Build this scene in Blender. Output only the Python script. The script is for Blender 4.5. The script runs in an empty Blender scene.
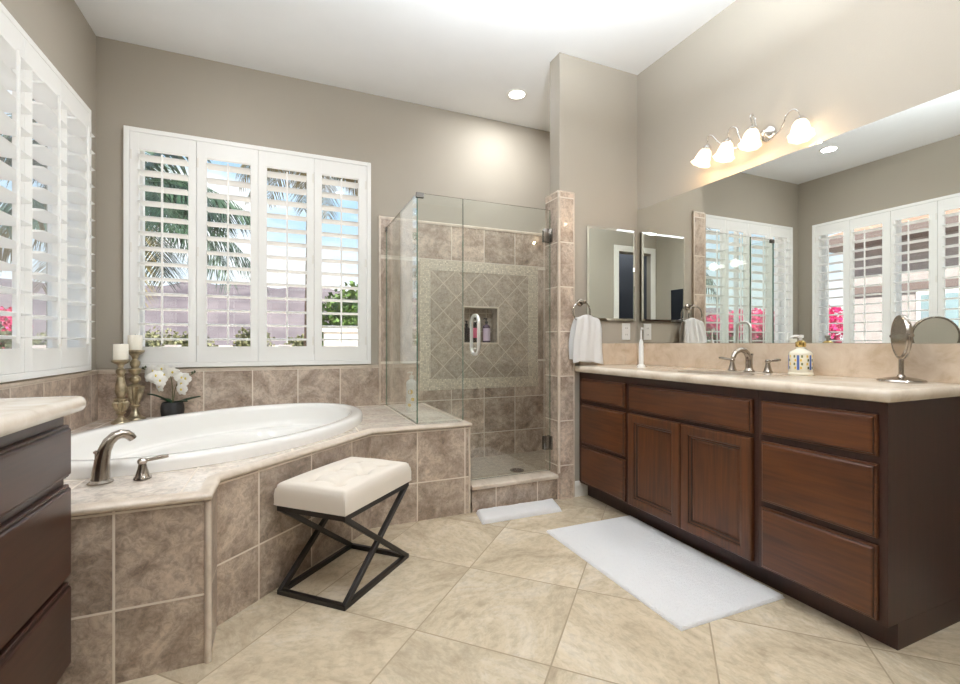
import bpy, bmesh, math, random
from mathutils import Vector, Matrix, noise as mnoise
PI = math.pi
sc = bpy.context.scene
COL = sc.collection

# ------------------------------------------------------------------ camera
TH = 0.4041
cam_d = bpy.data.cameras.new('camera'); cam = bpy.data.objects.new('camera', cam_d); COL.objects.link(cam)
cam.location = (0, 0, 1.0); cam.rotation_euler = (PI/2, 0, -TH)
cam_d.sensor_fit = 'HORIZONTAL'; cam_d.sensor_width = 36.0; cam_d.lens = 456.2/960*36
cam_d.shift_y = 0.74/960; cam_d.clip_start = 0.02; cam_d.clip_end = 2000
sc.camera = cam
sc.view_settings.view_transform = 'Standard'; sc.view_settings.look = 'None'
sc.view_settings.gamma = 1.0; sc.view_settings.use_curve_mapping = False
sc.view_settings.exposure = 0.25
try:
    sc.cycles.use_denoising = True
    sc.cycles.max_bounces = 12; sc.cycles.diffuse_bounces = 6; sc.cycles.glossy_bounces = 6
    sc.cycles.transmission_bounces = 8; sc.cycles.transparent_max_bounces = 24
    sc.cycles.caustics_reflective = False; sc.cycles.caustics_refractive = False
    sc.cycles.sample_clamp_indirect = 6.0
except Exception:
    pass

# ------------------------------------------------------------------ sky
SKY_STRENGTH = 1.25
w = bpy.data.worlds.new('sky'); sc.world = w; w.use_nodes = True
nt = w.node_tree; N = nt.nodes; L = nt.links
for n in list(N): N.remove(n)
out = N.new('ShaderNodeOutputWorld'); bg = N.new('ShaderNodeBackground'); L.new(bg.outputs[0], out.inputs[0])
tc = N.new('ShaderNodeTexCoord'); sep = N.new('ShaderNodeSeparateXYZ'); L.new(tc.outputs['Generated'], sep.inputs[0])
rp = N.new('ShaderNodeValToRGB'); L.new(sep.outputs['Z'], rp.inputs[0])
rp.color_ramp.elements[0].position = 0.0; rp.color_ramp.elements[0].color = (0.80, 0.86, 0.90, 1)
rp.color_ramp.elements[1].position = 0.6; rp.color_ramp.elements[1].color = (0.22, 0.45, 0.75, 1)
e = rp.color_ramp.elements.new(0.10); e.color = (0.78, 0.86, 0.93, 1)
e = rp.color_ramp.elements.new(0.25); e.color = (0.42, 0.63, 0.82, 1)
mp = N.new('ShaderNodeMapping'); L.new(tc.outputs['Generated'], mp.inputs[0]); mp.inputs['Scale'].default_value = (1, 1, 3.5)
cn = N.new('ShaderNodeTexNoise'); cn.inputs['Scale'].default_value = 3.2; cn.inputs['Detail'].default_value = 7; L.new(mp.outputs[0], cn.inputs['Vector'])
cr = N.new('ShaderNodeValToRGB'); L.new(cn.outputs['Fac'], cr.inputs[0])
cr.color_ramp.elements[0].position = 0.46; cr.color_ramp.elements[0].color = (0, 0, 0, 1)
cr.color_ramp.elements[1].position = 0.64; cr.color_ramp.elements[1].color = (1, 1, 1, 1)
mx = N.new('ShaderNodeMixRGB'); L.new(cr.outputs[0], mx.inputs[0]); L.new(rp.outputs[0], mx.inputs[1]); mx.inputs[2].default_value = (0.98, 0.98, 1.0, 1)
L.new(mx.outputs[0], bg.inputs[0]); bg.inputs[1].default_value = SKY_STRENGTH

sd = bpy.data.lights.new('sun', 'SUN'); sun = bpy.data.objects.new('sun', sd); COL.objects.link(sun)
sd.energy = 11.0; sd.angle = 0.01; sd.color = (1.0, 0.95, 0.88)
sun.rotation_euler = Vector((-0.62, 0.42, -0.66)).to_track_quat('-Z', 'Y').to_euler()

CAN_POWER = 6.5        # each recessed ceiling lamp
BULB_POWER = 1.1        # each vanity bulb
FIX_POWER = 8.0
UPLIGHT_POWER = 112.0    # added, unseen bowl lamp that brightens the ceiling         # each added globe over the left vanity, behind the camera

# ------------------------------------------------------------------ materials
def lin(r, g, b):
    f = lambda c: c/12.92 if c <= 0.04045 else ((c+0.055)/1.055)**2.4
    return (f(r/255), f(g/255), f(b/255), 1)

def base_mat(name):
    m = bpy.data.materials.new(name); m.use_nodes = True
    return m, m.node_tree.nodes, m.node_tree.links, m.node_tree.nodes['Principled BSDF']

def plain(name, col, rough=0.5, metal=0.0, bump=0, bscale=60, var=0.0, vscale=6, spec=0.5, coat=0.0, sheen=0.0, dist=0.01):
    m, N, L, p = base_mat(name)
    p.inputs['Base Color'].default_value = col; p.inputs['Roughness'].default_value = rough
    p.inputs['Metallic'].default_value = metal; p.inputs['Specular IOR Level'].default_value = spec
    p.inputs['Coat Weight'].default_value = coat; p.inputs['Sheen Weight'].default_value = sheen
    tc = N.new('ShaderNodeTexCoord')
    n2 = N.new('ShaderNodeTexNoise'); n2.inputs['Scale'].default_value = vscale; n2.inputs['Detail'].default_value = 5
    L.new(tc.outputs['Object'], n2.inputs['Vector'])
    r = N.new('ShaderNodeValToRGB'); L.new(n2.outputs['Fac'], r.inputs[0])
    r.color_ramp.elements[0].position = 0.3; r.color_ramp.elements[1].position = 0.7
    r.color_ramp.elements[0].color = tuple(c*(1-var) for c in col[:3])+(1,)
    r.color_ramp.elements[1].color = tuple(min(1, c*(1+var)) for c in col[:3])+(1,)
    L.new(r.outputs[0], p.inputs['Base Color'])
    if bump:
        n = N.new('ShaderNodeTexNoise'); n.inputs['Scale'].default_value = bscale; n.inputs['Detail'].default_value = 3
        L.new(tc.outputs['Object'], n.inputs['Vector'])
        b = N.new('ShaderNodeBump'); b.inputs['Strength'].default_value = bump; b.inputs['Distance'].default_value = dist
        L.new(n.outputs['Fac'], b.inputs['Height']); L.new(b.outputs[0], p.inputs['Normal'])
    return m

def mth(N, L, op, a, b=None, c=None):
    n = N.new('ShaderNodeMath'); n.operation = op
    for i, v in enumerate((a, b, c)):
        if v is None: continue
        if isinstance(v, (int, float)): n.inputs[i].default_value = v
        else: L.new(v, n.inputs[i])
    return n.outputs[0]

def tile_mat(name, pitch, grout, cols, gcol, rough=0.3, scale=7.0, var=0.25, detail=8, distort=1.5, stops=None, coat=0.0, bump=0.25, aniso=1.0, vein=(0.72, 1.08), vscale=5.5, vdist=1.2):
    """Square tiles laid out on the UV map (in metres). Every tile has its own patch of stone and tone."""
    m, N, L, p = base_mat(name)
    uv = N.new('ShaderNodeUVMap')
    s = N.new('ShaderNodeSeparateXYZ'); L.new(uv.outputs[0], s.inputs[0])
    U = mth(N, L, 'DIVIDE', s.outputs[0], pitch); V = mth(N, L, 'DIVIDE', s.outputs[1], pitch)
    iu = mth(N, L, 'FLOOR', U); iv = mth(N, L, 'FLOOR', V)
    fu = mth(N, L, 'SUBTRACT', U, iu); fv = mth(N, L, 'SUBTRACT', V, iv)
    du = mth(N, L, 'MINIMUM', fu, mth(N, L, 'SUBTRACT', 1.0, fu)); dv = mth(N, L, 'MINIMUM', fv, mth(N, L, 'SUBTRACT', 1.0, fv))
    d = mth(N, L, 'MULTIPLY', mth(N, L, 'MINIMUM', du, dv), pitch)
    # smooth grout mask
    mk = N.new('ShaderNodeMapRange'); L.new(d, mk.inputs[0]); mk.inputs[1].default_value = grout*0.42; mk.inputs[2].default_value = grout*0.62
    cid = N.new('ShaderNodeCombineXYZ'); L.new(iu, cid.inputs[0]); L.new(iv, cid.inputs[1])
    wn = N.new('ShaderNodeTexWhiteNoise'); wn.noise_dimensions = '3D'; L.new(cid.outputs[0], wn.inputs['Vector'])
    off = N.new('ShaderNodeVectorMath'); off.operation = 'SCALE'; L.new(wn.outputs['Color'], off.inputs[0]); off.inputs['Scale'].default_value = 20.0
    # orientation of the stone varies from tile to tile
    rot = N.new('ShaderNodeVectorRotate'); rot.rotation_type = 'Z_AXIS'; L.new(uv.outputs[0], rot.inputs['Vector'])
    L.new(mth(N, L, 'MULTIPLY', wn.outputs['Value'], 6.28), rot.inputs['Angle'])
    sca = N.new('ShaderNodeMapping'); L.new(rot.outputs[0], sca.inputs[0]); sca.inputs['Scale'].default_value = (1, aniso, 1)
    add = N.new('ShaderNodeVectorMath'); add.operation = 'ADD'; L.new(sca.outputs[0], add.inputs[0]); L.new(off.outputs[0], add.inputs[1])
    n1 = N.new('ShaderNodeTexNoise'); n1.inputs['Scale'].default_value = scale; n1.inputs['Detail'].default_value = detail
    n1.inputs['Roughness'].default_value = 0.70; n1.inputs['Distortion'].default_value = distort
    L.new(add.outputs[0], n1.inputs['Vector'])
    r = N.new('ShaderNodeValToRGB'); L.new(n1.outputs['Fac'], r.inputs[0])
    stops = stops or [0.30, 0.5, 0.70]
    r.color_ramp.elements[0].position = stops[0]; r.color_ramp.elements[0].color = cols[0]
    r.color_ramp.elements[1].position = stops[-1]; r.color_ramp.elements[1].color = cols[-1]
    for q, cc in zip(stops[1:-1], cols[1:-1]):
        e = r.color_ramp.elements.new(q); e.color = cc
    # fine veins
    n3 = N.new('ShaderNodeTexNoise'); n3.inputs['Scale'].default_value = scale*vscale; n3.inputs['Detail'].default_value = 8; n3.inputs['Distortion'].default_value = vdist; n3.inputs['Roughness'].default_value = 0.7
    L.new(add.outputs[0], n3.inputs['Vector'])
    vr = N.new('ShaderNodeMapRange'); L.new(n3.outputs['Fac'], vr.inputs[0]); vr.inputs[1].default_value = 0.38; vr.inputs[2].default_value = 0.56
    vr.inputs[3].default_value = vein[0]; vr.inputs[4].default_value = vein[1]
    tone = mth(N, L, 'ADD', mth(N, L, 'MULTIPLY', wn.outputs['Value'], var), 1.0 - var*0.5)
    tone = mth(N, L, 'MULTIPLY', tone, vr.outputs[0])
    sc1 = N.new('ShaderNodeVectorMath'); sc1.operation = 'SCALE'; L.new(r.outputs[0], sc1.inputs[0]); L.new(tone, sc1.inputs['Scale'])
    mix = N.new('ShaderNodeMixRGB'); L.new(mk.outputs[0], mix.inputs[0]); mix.inputs[1].default_value = gcol; L.new(sc1.outputs[0], mix.inputs[2])
    L.new(mix.outputs[0], p.inputs['Base Color'])
    rr = mth(N, L, 'ADD', mth(N, L, 'MULTIPLY', mk.outputs[0], rough-0.8), 0.8); L.new(rr, p.inputs['Roughness'])
    p.inputs['Coat Weight'].default_value = coat
    b = N.new('ShaderNodeBump'); b.inputs['Strength'].default_value = bump; b.inputs['Distance'].default_value = 0.003
    hh = mth(N, L, 'ADD', mk.outputs[0], mth(N, L, 'MULTIPLY', n3.outputs['Fac'], 0.35)); L.new(hh, b.inputs['Height'])
    L.new(b.outputs[0], p.inputs['Normal'])
    return m

def stone_mat(name, cols, rough=0.25, scale=5, coat=0.2, stops=(0.3, 0.5, 0.72)):
    m, N, L, p = base_mat(name)
    tc = N.new('ShaderNodeTexCoord')
    n = N.new('ShaderNodeTexNoise'); n.inputs['Scale'].default_value = scale; n.inputs['Detail'].default_value = 9; n.inputs['Distortion'].default_value = 0.8
    n.inputs['Roughness'].default_value = 0.65
    L.new(tc.outputs['Object'], n.inputs['Vector'])
    r = N.new('ShaderNodeValToRGB'); L.new(n.outputs['Fac'], r.inputs[0])
    r.color_ramp.elements[0].position = stops[0]; r.color_ramp.elements[0].color = cols[0]
    r.color_ramp.elements[1].position = stops[2]; r.color_ramp.elements[1].color = cols[2]
    e = r.color_ramp.elements.new(stops[1]); e.color = cols[1]
    L.new(r.outputs[0], p.inputs['Base Color']); p.inputs['Roughness'].default_value = rough; p.inputs['Coat Weight'].default_value = coat
    p.inputs['Coat Roughness'].default_value = 0.15
    return m

def wood_mat(name, dark, light, axis, rough=0.32, scale=1.0, coat=0.25):
    m, N, L, p = base_mat(name)
    tc = N.new('ShaderNodeTexCoord'); mp = N.new('ShaderNodeMapping'); L.new(tc.outputs['Object'], mp.inputs[0])
    s = [60*scale]*3; s[axis] = 3.5*scale; mp.inputs['Scale'].default_value = s
    n = N.new('ShaderNodeTexNoise'); n.inputs['Scale'].default_value = 1.0; n.inputs['Detail'].default_value = 6; n.inputs['Distortion'].default_value = 0.6
    L.new(mp.outputs[0], n.inputs['Vector'])
    mp2 = N.new('ShaderNodeMapping'); L.new(tc.outputs['Object'], mp2.inputs[0]); s2 = [5.0]*3; s2[axis] = 2.2; mp2.inputs['Scale'].default_value = s2
    nb = N.new('ShaderNodeTexNoise'); nb.inputs['Scale'].default_value = 1.0; nb.inputs['Detail'].default_value = 3; L.new(mp2.outputs[0], nb.inputs['Vector'])
    f = mth(N, L, 'ADD', mth(N, L, 'MULTIPLY', n.outputs['Fac'], 0.55), mth(N, L, 'MULTIPLY', nb.outputs['Fac'], 0.45))
    r = N.new('ShaderNodeValToRGB'); L.new(f, r.inputs[0])
    r.color_ramp.elements[0].position = 0.36; r.color_ramp.elements[0].color = dark
    r.color_ramp.elements[1].position = 0.64; r.color_ramp.elements[1].color = light
    L.new(r.outputs[0], p.inputs['Base Color']); p.inputs['Roughness'].default_value = rough
    p.inputs['Coat Weight'].default_value = coat; p.inputs['Coat Roughness'].default_value = 0.22
    return m

def glass_mat(name, tint=(0.93, 0.97, 0.95, 1), refl=0.06, rough=0.0):
    m = bpy.data.materials.new(name); m.use_nodes = True; N = m.node_tree.nodes; L = m.node_tree.links
    for n in list(N): N.remove(n)
    o = N.new('ShaderNodeOutputMaterial'); t = N.new('ShaderNodeBsdfTransparent'); g = N.new('ShaderNodeBsdfGlossy'); x = N.new('ShaderNodeMixShader')
    t.inputs[0].default_value = tint; g.inputs['Roughness'].default_value = rough; g.inputs[0].default_value = (1, 1, 1, 1)
    fr = N.new('ShaderNodeLayerWeight'); fr.inputs[0].default_value = 0.5
    pw = mth(N, L, 'POWER', fr.outputs['Facing'], 4.0)
    ff = mth(N, L, 'MINIMUM', mth(N, L, 'ADD', mth(N, L, 'MULTIPLY', pw, 0.75), refl), 1.0)
    L.new(ff, x.inputs[0]); L.new(t.outputs[0], x.inputs[1]); L.new(g.outputs[0], x.inputs[2]); L.new(x.outputs[0], o.inputs[0])
    return m

def emit_mat(name, col, strength):
    m = bpy.data.materials.new(name); m.use_nodes = True; N = m.node_tree.nodes; L = m.node_tree.links
    for n in list(N): N.remove(n)
    o = N.new('ShaderNodeOutputMaterial'); e = N.new('ShaderNodeEmission'); e.inputs[0].default_value = col; e.inputs[1].default_value = strength
    L.new(e.outputs[0], o.inputs[0]); return m

def fabric_mat(name, col, scale=900, rough=0.9, bump=0.3, loops=False):
    m, N, L, p = base_mat(name)
    p.inputs['Base Color'].default_value = col; p.inputs['Roughness'].default_value = rough; p.inputs['Sheen Weight'].default_value = 0.15
    tc = N.new('ShaderNodeTexCoord')
    if loops:
        n = N.new('ShaderNodeTexVoronoi'); n.inputs['Scale'].default_value = scale; h = n.outputs['Distance']
    else:
        n = N.new('ShaderNodeTexNoise'); n.inputs['Scale'].default_value = scale; n.inputs['Detail'].default_value = 2; h = n.outputs['Fac']
    L.new(tc.outputs['Object'], n.inputs['Vector'])
    b = N.new('ShaderNodeBump'); b.inputs['Strength'].default_value = bump; b.inputs['Distance'].default_value = 0.004
    L.new(h, b.inputs['Height']); L.new(b.outputs[0], p.inputs['Normal'])
    return m

M = {}
M['wall'] = plain('taupe_paint', lin(171, 163, 150), 0.75, bump=0.15, bscale=140, var=0.02, vscale=2, dist=0.003)
M['ceiling'] = plain('ceiling_paint', lin(240, 240, 240), 0.8, bump=0.1, bscale=90, var=0.01, dist=0.003)
M['white'] = plain('white_shutter_paint', lin(248, 248, 246), 0.35, var=0.01)
M['trim'] = plain('white_trim_paint', lin(240, 238, 232), 0.4, var=0.01)
tb = [lin(122, 104, 91), lin(166, 147, 131), lin(198, 180, 164), lin(222, 208, 193)]
M['tile'] = tile_mat('brown_travertine_tile', 0.286, 0.0065, tb, lin(228, 219, 206), 0.30, distort=0.5, scale=6.5, var=0.26, stops=[0.27, 0.43, 0.56, 0.73], coat=0.15)
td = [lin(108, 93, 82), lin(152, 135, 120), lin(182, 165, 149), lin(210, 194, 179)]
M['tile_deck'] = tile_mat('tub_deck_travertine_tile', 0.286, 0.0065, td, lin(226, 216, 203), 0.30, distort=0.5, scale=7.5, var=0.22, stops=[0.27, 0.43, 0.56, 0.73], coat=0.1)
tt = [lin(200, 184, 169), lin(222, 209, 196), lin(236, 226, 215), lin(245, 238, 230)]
M['tile_top_sheen'] = tile_mat('deck_top_tile_sheen', 0.33, 0.006, tt, lin(214, 202, 187), 0.16, scale=5, var=0.12, stops=[0.27, 0.43, 0.56, 0.73], coat=0.3)  # deck tile made paler; the window's white sheen is put into the colour
tf = [lin(166, 150, 129), lin(192, 176, 151), lin(207, 192, 167), lin(222, 211, 193)]
M['floor'] = tile_mat('beige_stone_floor_tile', 0.475, 0.0055, tf, lin(150, 134, 110), 0.22, distort=0.9, scale=2.6, var=0.20, stops=[0.30, 0.42, 0.54, 0.70], coat=0.1, aniso=1.6, bump=0.12, vein=(0.84, 1.03), vscale=9, vdist=0.4)
dm = [lin(146, 132, 117), lin(170, 156, 140), lin(186, 173, 158), lin(200, 188, 173)]
M['diamond'] = tile_mat('diamond_wall_tile', 0.156, 0.0055, dm, lin(212, 200, 184), 0.35, scale=9, var=0.16, stops=[0.27, 0.43, 0.56, 0.73])
ms = [lin(196, 184, 164), lin(220, 210, 192), lin(240, 232, 218)]
M['mosaic'] = tile_mat('pebble_mosaic_border', 0.013, 0.0022, ms, lin(196, 184, 165), 0.5, scale=14, var=0.4, stops=[0.3, 0.5, 0.7], bump=0.6)
pn = [lin(140, 124, 106), lin(165, 149, 130), lin(185, 170, 152)]
M['pan'] = tile_mat('shower_floor_tile', 0.052, 0.003, pn, lin(178, 166, 148), 0.4, scale=9, var=0.15, stops=[0.3, 0.5, 0.7])
M['bull'] = stone_mat('bullnose_trim_stone', [lin(184, 168, 152), lin(208, 194, 178), lin(224, 212, 198)], 0.3, 9, 0.1)
M['counter'] = stone_mat('cream_marble_counter', [lin(196, 180, 160), lin(220, 207, 190), lin(232, 222, 208)], 0.16, 7, 0.3)
M['splash'] = stone_mat('cream_marble_splash', [lin(186, 164, 138), lin(207, 188, 166), lin(220, 205, 187)], 0.2, 8, 0.2)
M['wood_h'] = wood_mat('cherry_wood_drawer', lin(60, 29, 12), lin(94, 51, 22), 1, 0.36, 1.0, 0.10)
M['wood_v'] = wood_mat('cherry_wood_door', lin(60, 30, 13), lin(92, 50, 22), 2, 0.36, 1.0, 0.10)
M['glaze_shade'] = plain('glazed_shadow_groove', lin(38, 20, 12), 0.4)  # dark glaze that paints shadow lines into the panel grooves
M['wood_d'] = wood_mat('dark_shaded_cabinet_wood', lin(44, 20, 11), lin(58, 28, 16), 2, 0.48, 1.0, 0.0)  # dark body wood, with the shade on its end panel put in
M['wood_l'] = wood_mat('dark_left_vanity_wood', lin(44, 24, 17), lin(64, 37, 26), 1, 0.34, 1.0, 0.08)
M['tub'] = plain('white_acrylic', lin(246, 245, 242), 0.10, coat=0.6)
M['porcelain'] = plain('cream_porcelain', lin(238, 228, 210), 0.1, coat=0.5)
M['nickel'] = plain('brushed_nickel', (0.38, 0.34, 0.30, 1), 0.20, 1.0)
M['chrome'] = plain('chrome', (0.82, 0.82, 0.82, 1), 0.06, 1.0)
M['hinge'] = plain('satin_hinge_metal', (0.30, 0.28, 0.26, 1), 0.25, 1.0)
M['clamp'] = plain('dark_bronze_clamp', (0.10, 0.09, 0.08, 1), 0.35, 0.8)
M['satin'] = plain('satin_white_metal', (0.88, 0.87, 0.86, 1), 0.32, 0.7)
M['mirror'] = plain('mirror_silver', (0.88, 0.90, 0.88, 1), 0.0, 1.0)
M['glass'] = glass_mat('shower_glass', (0.965, 0.985, 0.975, 1), 0.045)
M['edge'] = plain('green_glass_edge', lin(60, 110, 92), 0.1, coat=0.5)
M['pane'] = glass_mat('window_pane_glass', (0.97, 0.98, 0.98, 1), 0.03)
M['iron'] = plain('black_iron', lin(22, 16, 13), 0.45, 0.0)
M['linen'] = fabric_mat('cream_linen', lin(228, 219, 207), 700, 0.85, 0.25)
M['terry'] = fabric_mat('white_terry', lin(243, 243, 244), 230, 0.95, 0.9, True)
M['gold'] = plain('antique_gold', (0.46, 0.39, 0.27, 1), 0.34, 0.85, bump=0.2, bscale=90, var=0.35, vscale=30)
M['wax'] = plain('ivory_wax', lin(246, 240, 226), 0.5)
M['black'] = plain('matte_black_ceramic', lin(28, 28, 30), 0.55, bump=0.3, bscale=80)
M['leaf'] = plain('orchid_leaf', lin(30, 62, 38), 0.35, var=0.2)
M['stem'] = plain('orchid_stem', lin(86, 88, 48), 0.6)
M['petal'] = plain('white_petal', lin(250, 249, 244), 0.6)
M['lip'] = plain('yellow_orchid_lip', lin(222, 200, 90), 0.6)
M['plastic'] = plain('white_plastic', lin(240, 240, 238), 0.3)
M['dark'] = plain('dark_slot', lin(30, 30, 30), 0.5)
M['soapglass'] = plain('ceramic_soap_bottle', lin(232, 226, 208), 0.15, coat=0.5)
M['brass'] = plain('yellow_brass', (0.75, 0.55, 0.2, 1), 0.25, 1.0)
M['blue'] = plain('blue_glaze', lin(70, 96, 160), 0.3)
M['yellow'] = plain('yellow_print', lin(222, 186, 70), 0.4)
M['green'] = plain('olive_print', lin(92, 98, 52), 0.4)
M['pinklabel'] = plain('pink_label', lin(198, 90, 120), 0.4)
M['lilac'] = plain('lilac_label', lin(196, 178, 196), 0.4)
M['darkbottle'] = plain('dark_amber_bottle', lin(38, 28, 30), 0.15, coat=0.4)
M['palegrey'] = plain('pale_bottle', lin(236, 238, 234), 0.3)
M['purple'] = plain('purple_bottle', lin(84, 66, 86), 0.2)
M['gasket'] = plain('clear_seal', lin(190, 205, 200), 0.3)

# shade glass: opal glass that lets the bulb's light through
def opal():
    m = bpy.data.materials.new('opal_shade_glass'); m.use_nodes = True; N = m.node_tree.nodes; L = m.node_tree.links
    for n in list(N): N.remove(n)
    o = N.new('ShaderNodeOutputMaterial'); t = N.new('ShaderNodeBsdfTranslucent'); d = N.new('ShaderNodeBsdfDiffuse'); tr = N.new('ShaderNodeBsdfTransparent')
    t.inputs[0].default_value = (0.95, 0.86, 0.72, 1); d.inputs[0].default_value = (0.9, 0.84, 0.74, 1)
    x = N.new('ShaderNodeMixShader'); x.inputs[0].default_value = 0.35; L.new(t.outputs[0], x.inputs[1]); L.new(d.outputs[0], x.inputs[2])
    tc = N.new('ShaderNodeTexCoord'); wv = N.new('ShaderNodeTexNoise'); wv.inputs['Scale'].default_value = 30; L.new(tc.outputs['Object'], wv.inputs['Vector'])
    y = N.new('ShaderNodeMixShader'); L.new(mth(N, L, 'MULTIPLY', wv.outputs['Fac'], 0.5), y.inputs[0]); L.new(x.outputs[0], y.inputs[1]); L.new(tr.outputs[0], y.inputs[2])
    g = N.new('ShaderNodeBsdfGlossy'); g.inputs['Roughness'].default_value = 0.1
    z = N.new('ShaderNodeMixShader'); z.inputs[0].default_value = 0.06; L.new(y.outputs[0], z.inputs[1]); L.new(g.outputs[0], z.inputs[2])
    L.new(z.outputs[0], o.inputs[0]); return m
M['opal'] = opal()
M['bulb'] = emit_mat('bulb_glow', (1.0, 0.84, 0.62, 1), 14)
M['lens'] = emit_mat('lamp_lens_glow', (1.0, 0.97, 0.92, 1), 6)

# ------------------------------------------------------------------ mesh helpers
class MB:
    def __init__(s):
        s.bm = bmesh.new(); s.uv = s.bm.loops.layers.uv.new('UVMap')
    def quad(s, pts, uvs=None, mi=0):
        vs = [s.bm.verts.new(p) for p in pts]; f = s.bm.faces.new(vs); f.material_index = mi
        if uvs:
            for l, u in zip(f.loops, uvs): l[s.uv].uv = u
        return f
    def box(s, a, b, bev=0.0, seg=2, rot=None, mi=0):
        a = Vector(a); b = Vector(b); c = (a+b)/2; d = b-a
        ret = bmesh.ops.create_cube(s.bm, size=1.0)
        vs = ret['verts']; bmesh.ops.scale(s.bm, verts=vs, vec=d)
        if bev > 0:
            es = list({e for v in vs for e in v.link_edges})
            r = bmesh.ops.bevel(s.bm, geom=es, offset=min(bev, min(abs(x) for x in d)*0.49), segments=seg, profile=0.5, affect='EDGES')
            vs = list({v for f in r['faces'] for v in f.verts} | set(v for v in vs if v.is_valid))
        if rot is not None: bmesh.ops.transform(s.bm, matrix=rot, verts=vs)
        bmesh.ops.translate(s.bm, verts=vs, vec=c)
        for f in {f for v in vs for f in v.link_faces}: f.material_index = mi
        return vs
    def lathe(s, prof, center=(0, 0, 0), seg=24, mat=None, flute=None, mi=0):
        rings = []
        for (r, z) in prof:
            ring = []
            for i in range(seg):
                t = 2*PI*i/seg; rr = r
                if flute and flute[0] <= z <= flute[1]: rr = r*(1+flute[3]*math.cos(flute[2]*t))
                v = Vector((rr*math.cos(t), rr*math.sin(t), z))
                if mat: v = mat @ v
                ring.append(s.bm.verts.new(v+Vector(center)))
            rings.append(ring)
        for a, b in zip(rings, rings[1:]):
            for i in range(seg):
                f = s.bm.faces.new((a[i], a[(i+1) % seg], b[(i+1) % seg], b[i])); f.material_index = mi
        for ring, flip in ((rings[0], True), (rings[-1], False)):
            if (Vector(ring[0].co)-Vector(ring[seg//2].co)).length > 1e-4:
                f = s.bm.faces.new(list(reversed(ring)) if flip else ring); f.material_index = mi
        return rings
    def open_lathe(s, prof, center, seg=24, mat=None, ruffle=0):
        rings = []
        n = len(prof)
        for k, (r, z) in enumerate(prof):
            ring = []
            for i in range(seg):
                t = 2*PI*i/seg; q = (k/(n-1))**2*ruffle
                v = Vector((r*(1+q*math.cos(8*t))*math.cos(t), r*(1+q*math.cos(8*t))*math.sin(t), z))
                if mat: v = mat @ v
                ring.append(s.bm.verts.new(v+Vector(center)))
            rings.append(ring)
        for a, b in zip(rings, rings[1:]):
            for i in range(seg): s.bm.faces.new((a[i], a[(i+1) % seg], b[(i+1) % seg], b[i]))
    def tube(s, pts, rad, seg=10, closed=False, sy=1.0, mi=0):
        pts = [Vector(p) for p in pts]; n = len(pts)
        rads = rad if isinstance(rad, (list, tuple)) else [rad]*n
        rings = []; up = None
        for i in range(n):
            if closed: t = pts[(i+1) % n]-pts[i-1]
            else: t = pts[min(i+1, n-1)]-pts[max(i-1, 0)]
            t.normalize()
            if up is None:
                up = Vector((0, 0, 1)) if abs(t.z) < 0.9 else Vector((1, 0, 0))
            a = up-t*up.dot(t); a.normalize(); b = t.cross(a); up = a
            rings.append([s.bm.verts.new(pts[i]+rads[i]*(math.cos(2*PI*k/seg)*a*sy+math.sin(2*PI*k/seg)*b)) for k in range(seg)])
        m = n if closed else n-1
        for i in range(m):
            A = rings[i]; B = rings[(i+1) % n]
            for k in range(seg):
                f = s.bm.faces.new((A[k], A[(k+1) % seg], B[(k+1) % seg], B[k])); f.material_index = mi
        if not closed:
            s.bm.faces.new(list(reversed(rings[0]))).material_index = mi; s.bm.faces.new(rings[-1]).material_index = mi
    def bar(s, a, b, w, h=None, bev=0.0):
        """square section bar from a to b"""
        h = h or w; a = Vector(a); b = Vector(b); t = (b-a); ln = t.length; t.normalize()
        up = Vector((0, 0, 1)) if abs(t.z) < 0.95 else Vector((0, 1, 0))
        x = up.cross(t).normalized(); z = t.cross(x)
        Mx = Matrix((x, t, z)).transposed().to_4x4()
        vs = s.box((-w/2, -ln/2, -h/2), (w/2, ln/2, h/2), bev, rot=None)
        bmesh.ops.transform(s.bm, matrix=Matrix.Translation((a+b)/2) @ Mx, verts=vs)
    def sweep(s, path, prof, closed=False, cap=True):
        """path: 2D points (x,y); prof: (outward offset, z) points; outward = right of travel"""
        P = [Vector((p[0], p[1])) for p in path]; n = len(P); cols = []
        def nrm(a, b):
            d = (b-a).normalized(); return Vector((d.y, -d.x))
        acc = 0; us = []
        for i in range(n):
            if i: acc += (P[i]-P[i-1]).length
            us.append(acc)
            if closed or 0 < i < n-1:
                n1 = nrm(P[i-1], P[i]); n2 = nrm(P[i], P[(i+1) % n]); mm = (n1+n2)
                mm = mm/(max(0.2, mm.dot(n1))) if mm.length > 1e-6 else n1
            elif i == 0: mm = nrm(P[0], P[1])
            else: mm = nrm(P[-2], P[-1])
            cols.append([s.bm.verts.new((P[i].x+mm.x*o, P[i].y+mm.y*o, z)) for (o, z) in prof])
        k = len(prof)
        for i in range(n if closed else n-1):
            A = cols[i]; B = cols[(i+1) % n]
            for j in range(k-1): s.bm.faces.new((A[j], B[j], B[j+1], A[j+1]))
        if cap and not closed:
            s.bm.faces.new(list(reversed(cols[0]))); s.bm.faces.new(cols[-1])
    def build(s, name, mats, parent=None, smooth=False, angle=40, recalc=True, merge=True):
        if merge: bmesh.ops.remove_doubles(s.bm, verts=s.bm.verts, dist=1e-5)
        if recalc: bmesh.ops.recalc_face_normals(s.bm, faces=s.bm.faces)
        me = bpy.data.meshes.new(name); s.bm.to_mesh(me); s.bm.free()
        for m in (mats if isinstance(mats, (list, tuple)) else [mats]): me.materials.append(m)
        if smooth:
            me.polygons.foreach_set('use_smooth', [True]*len(me.polygons))
            try: me.set_sharp_from_angle(angle=math.radians(angle))
            except Exception: pass
        o = bpy.data.objects.new(name, me); COL.objects.link(o)
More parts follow.
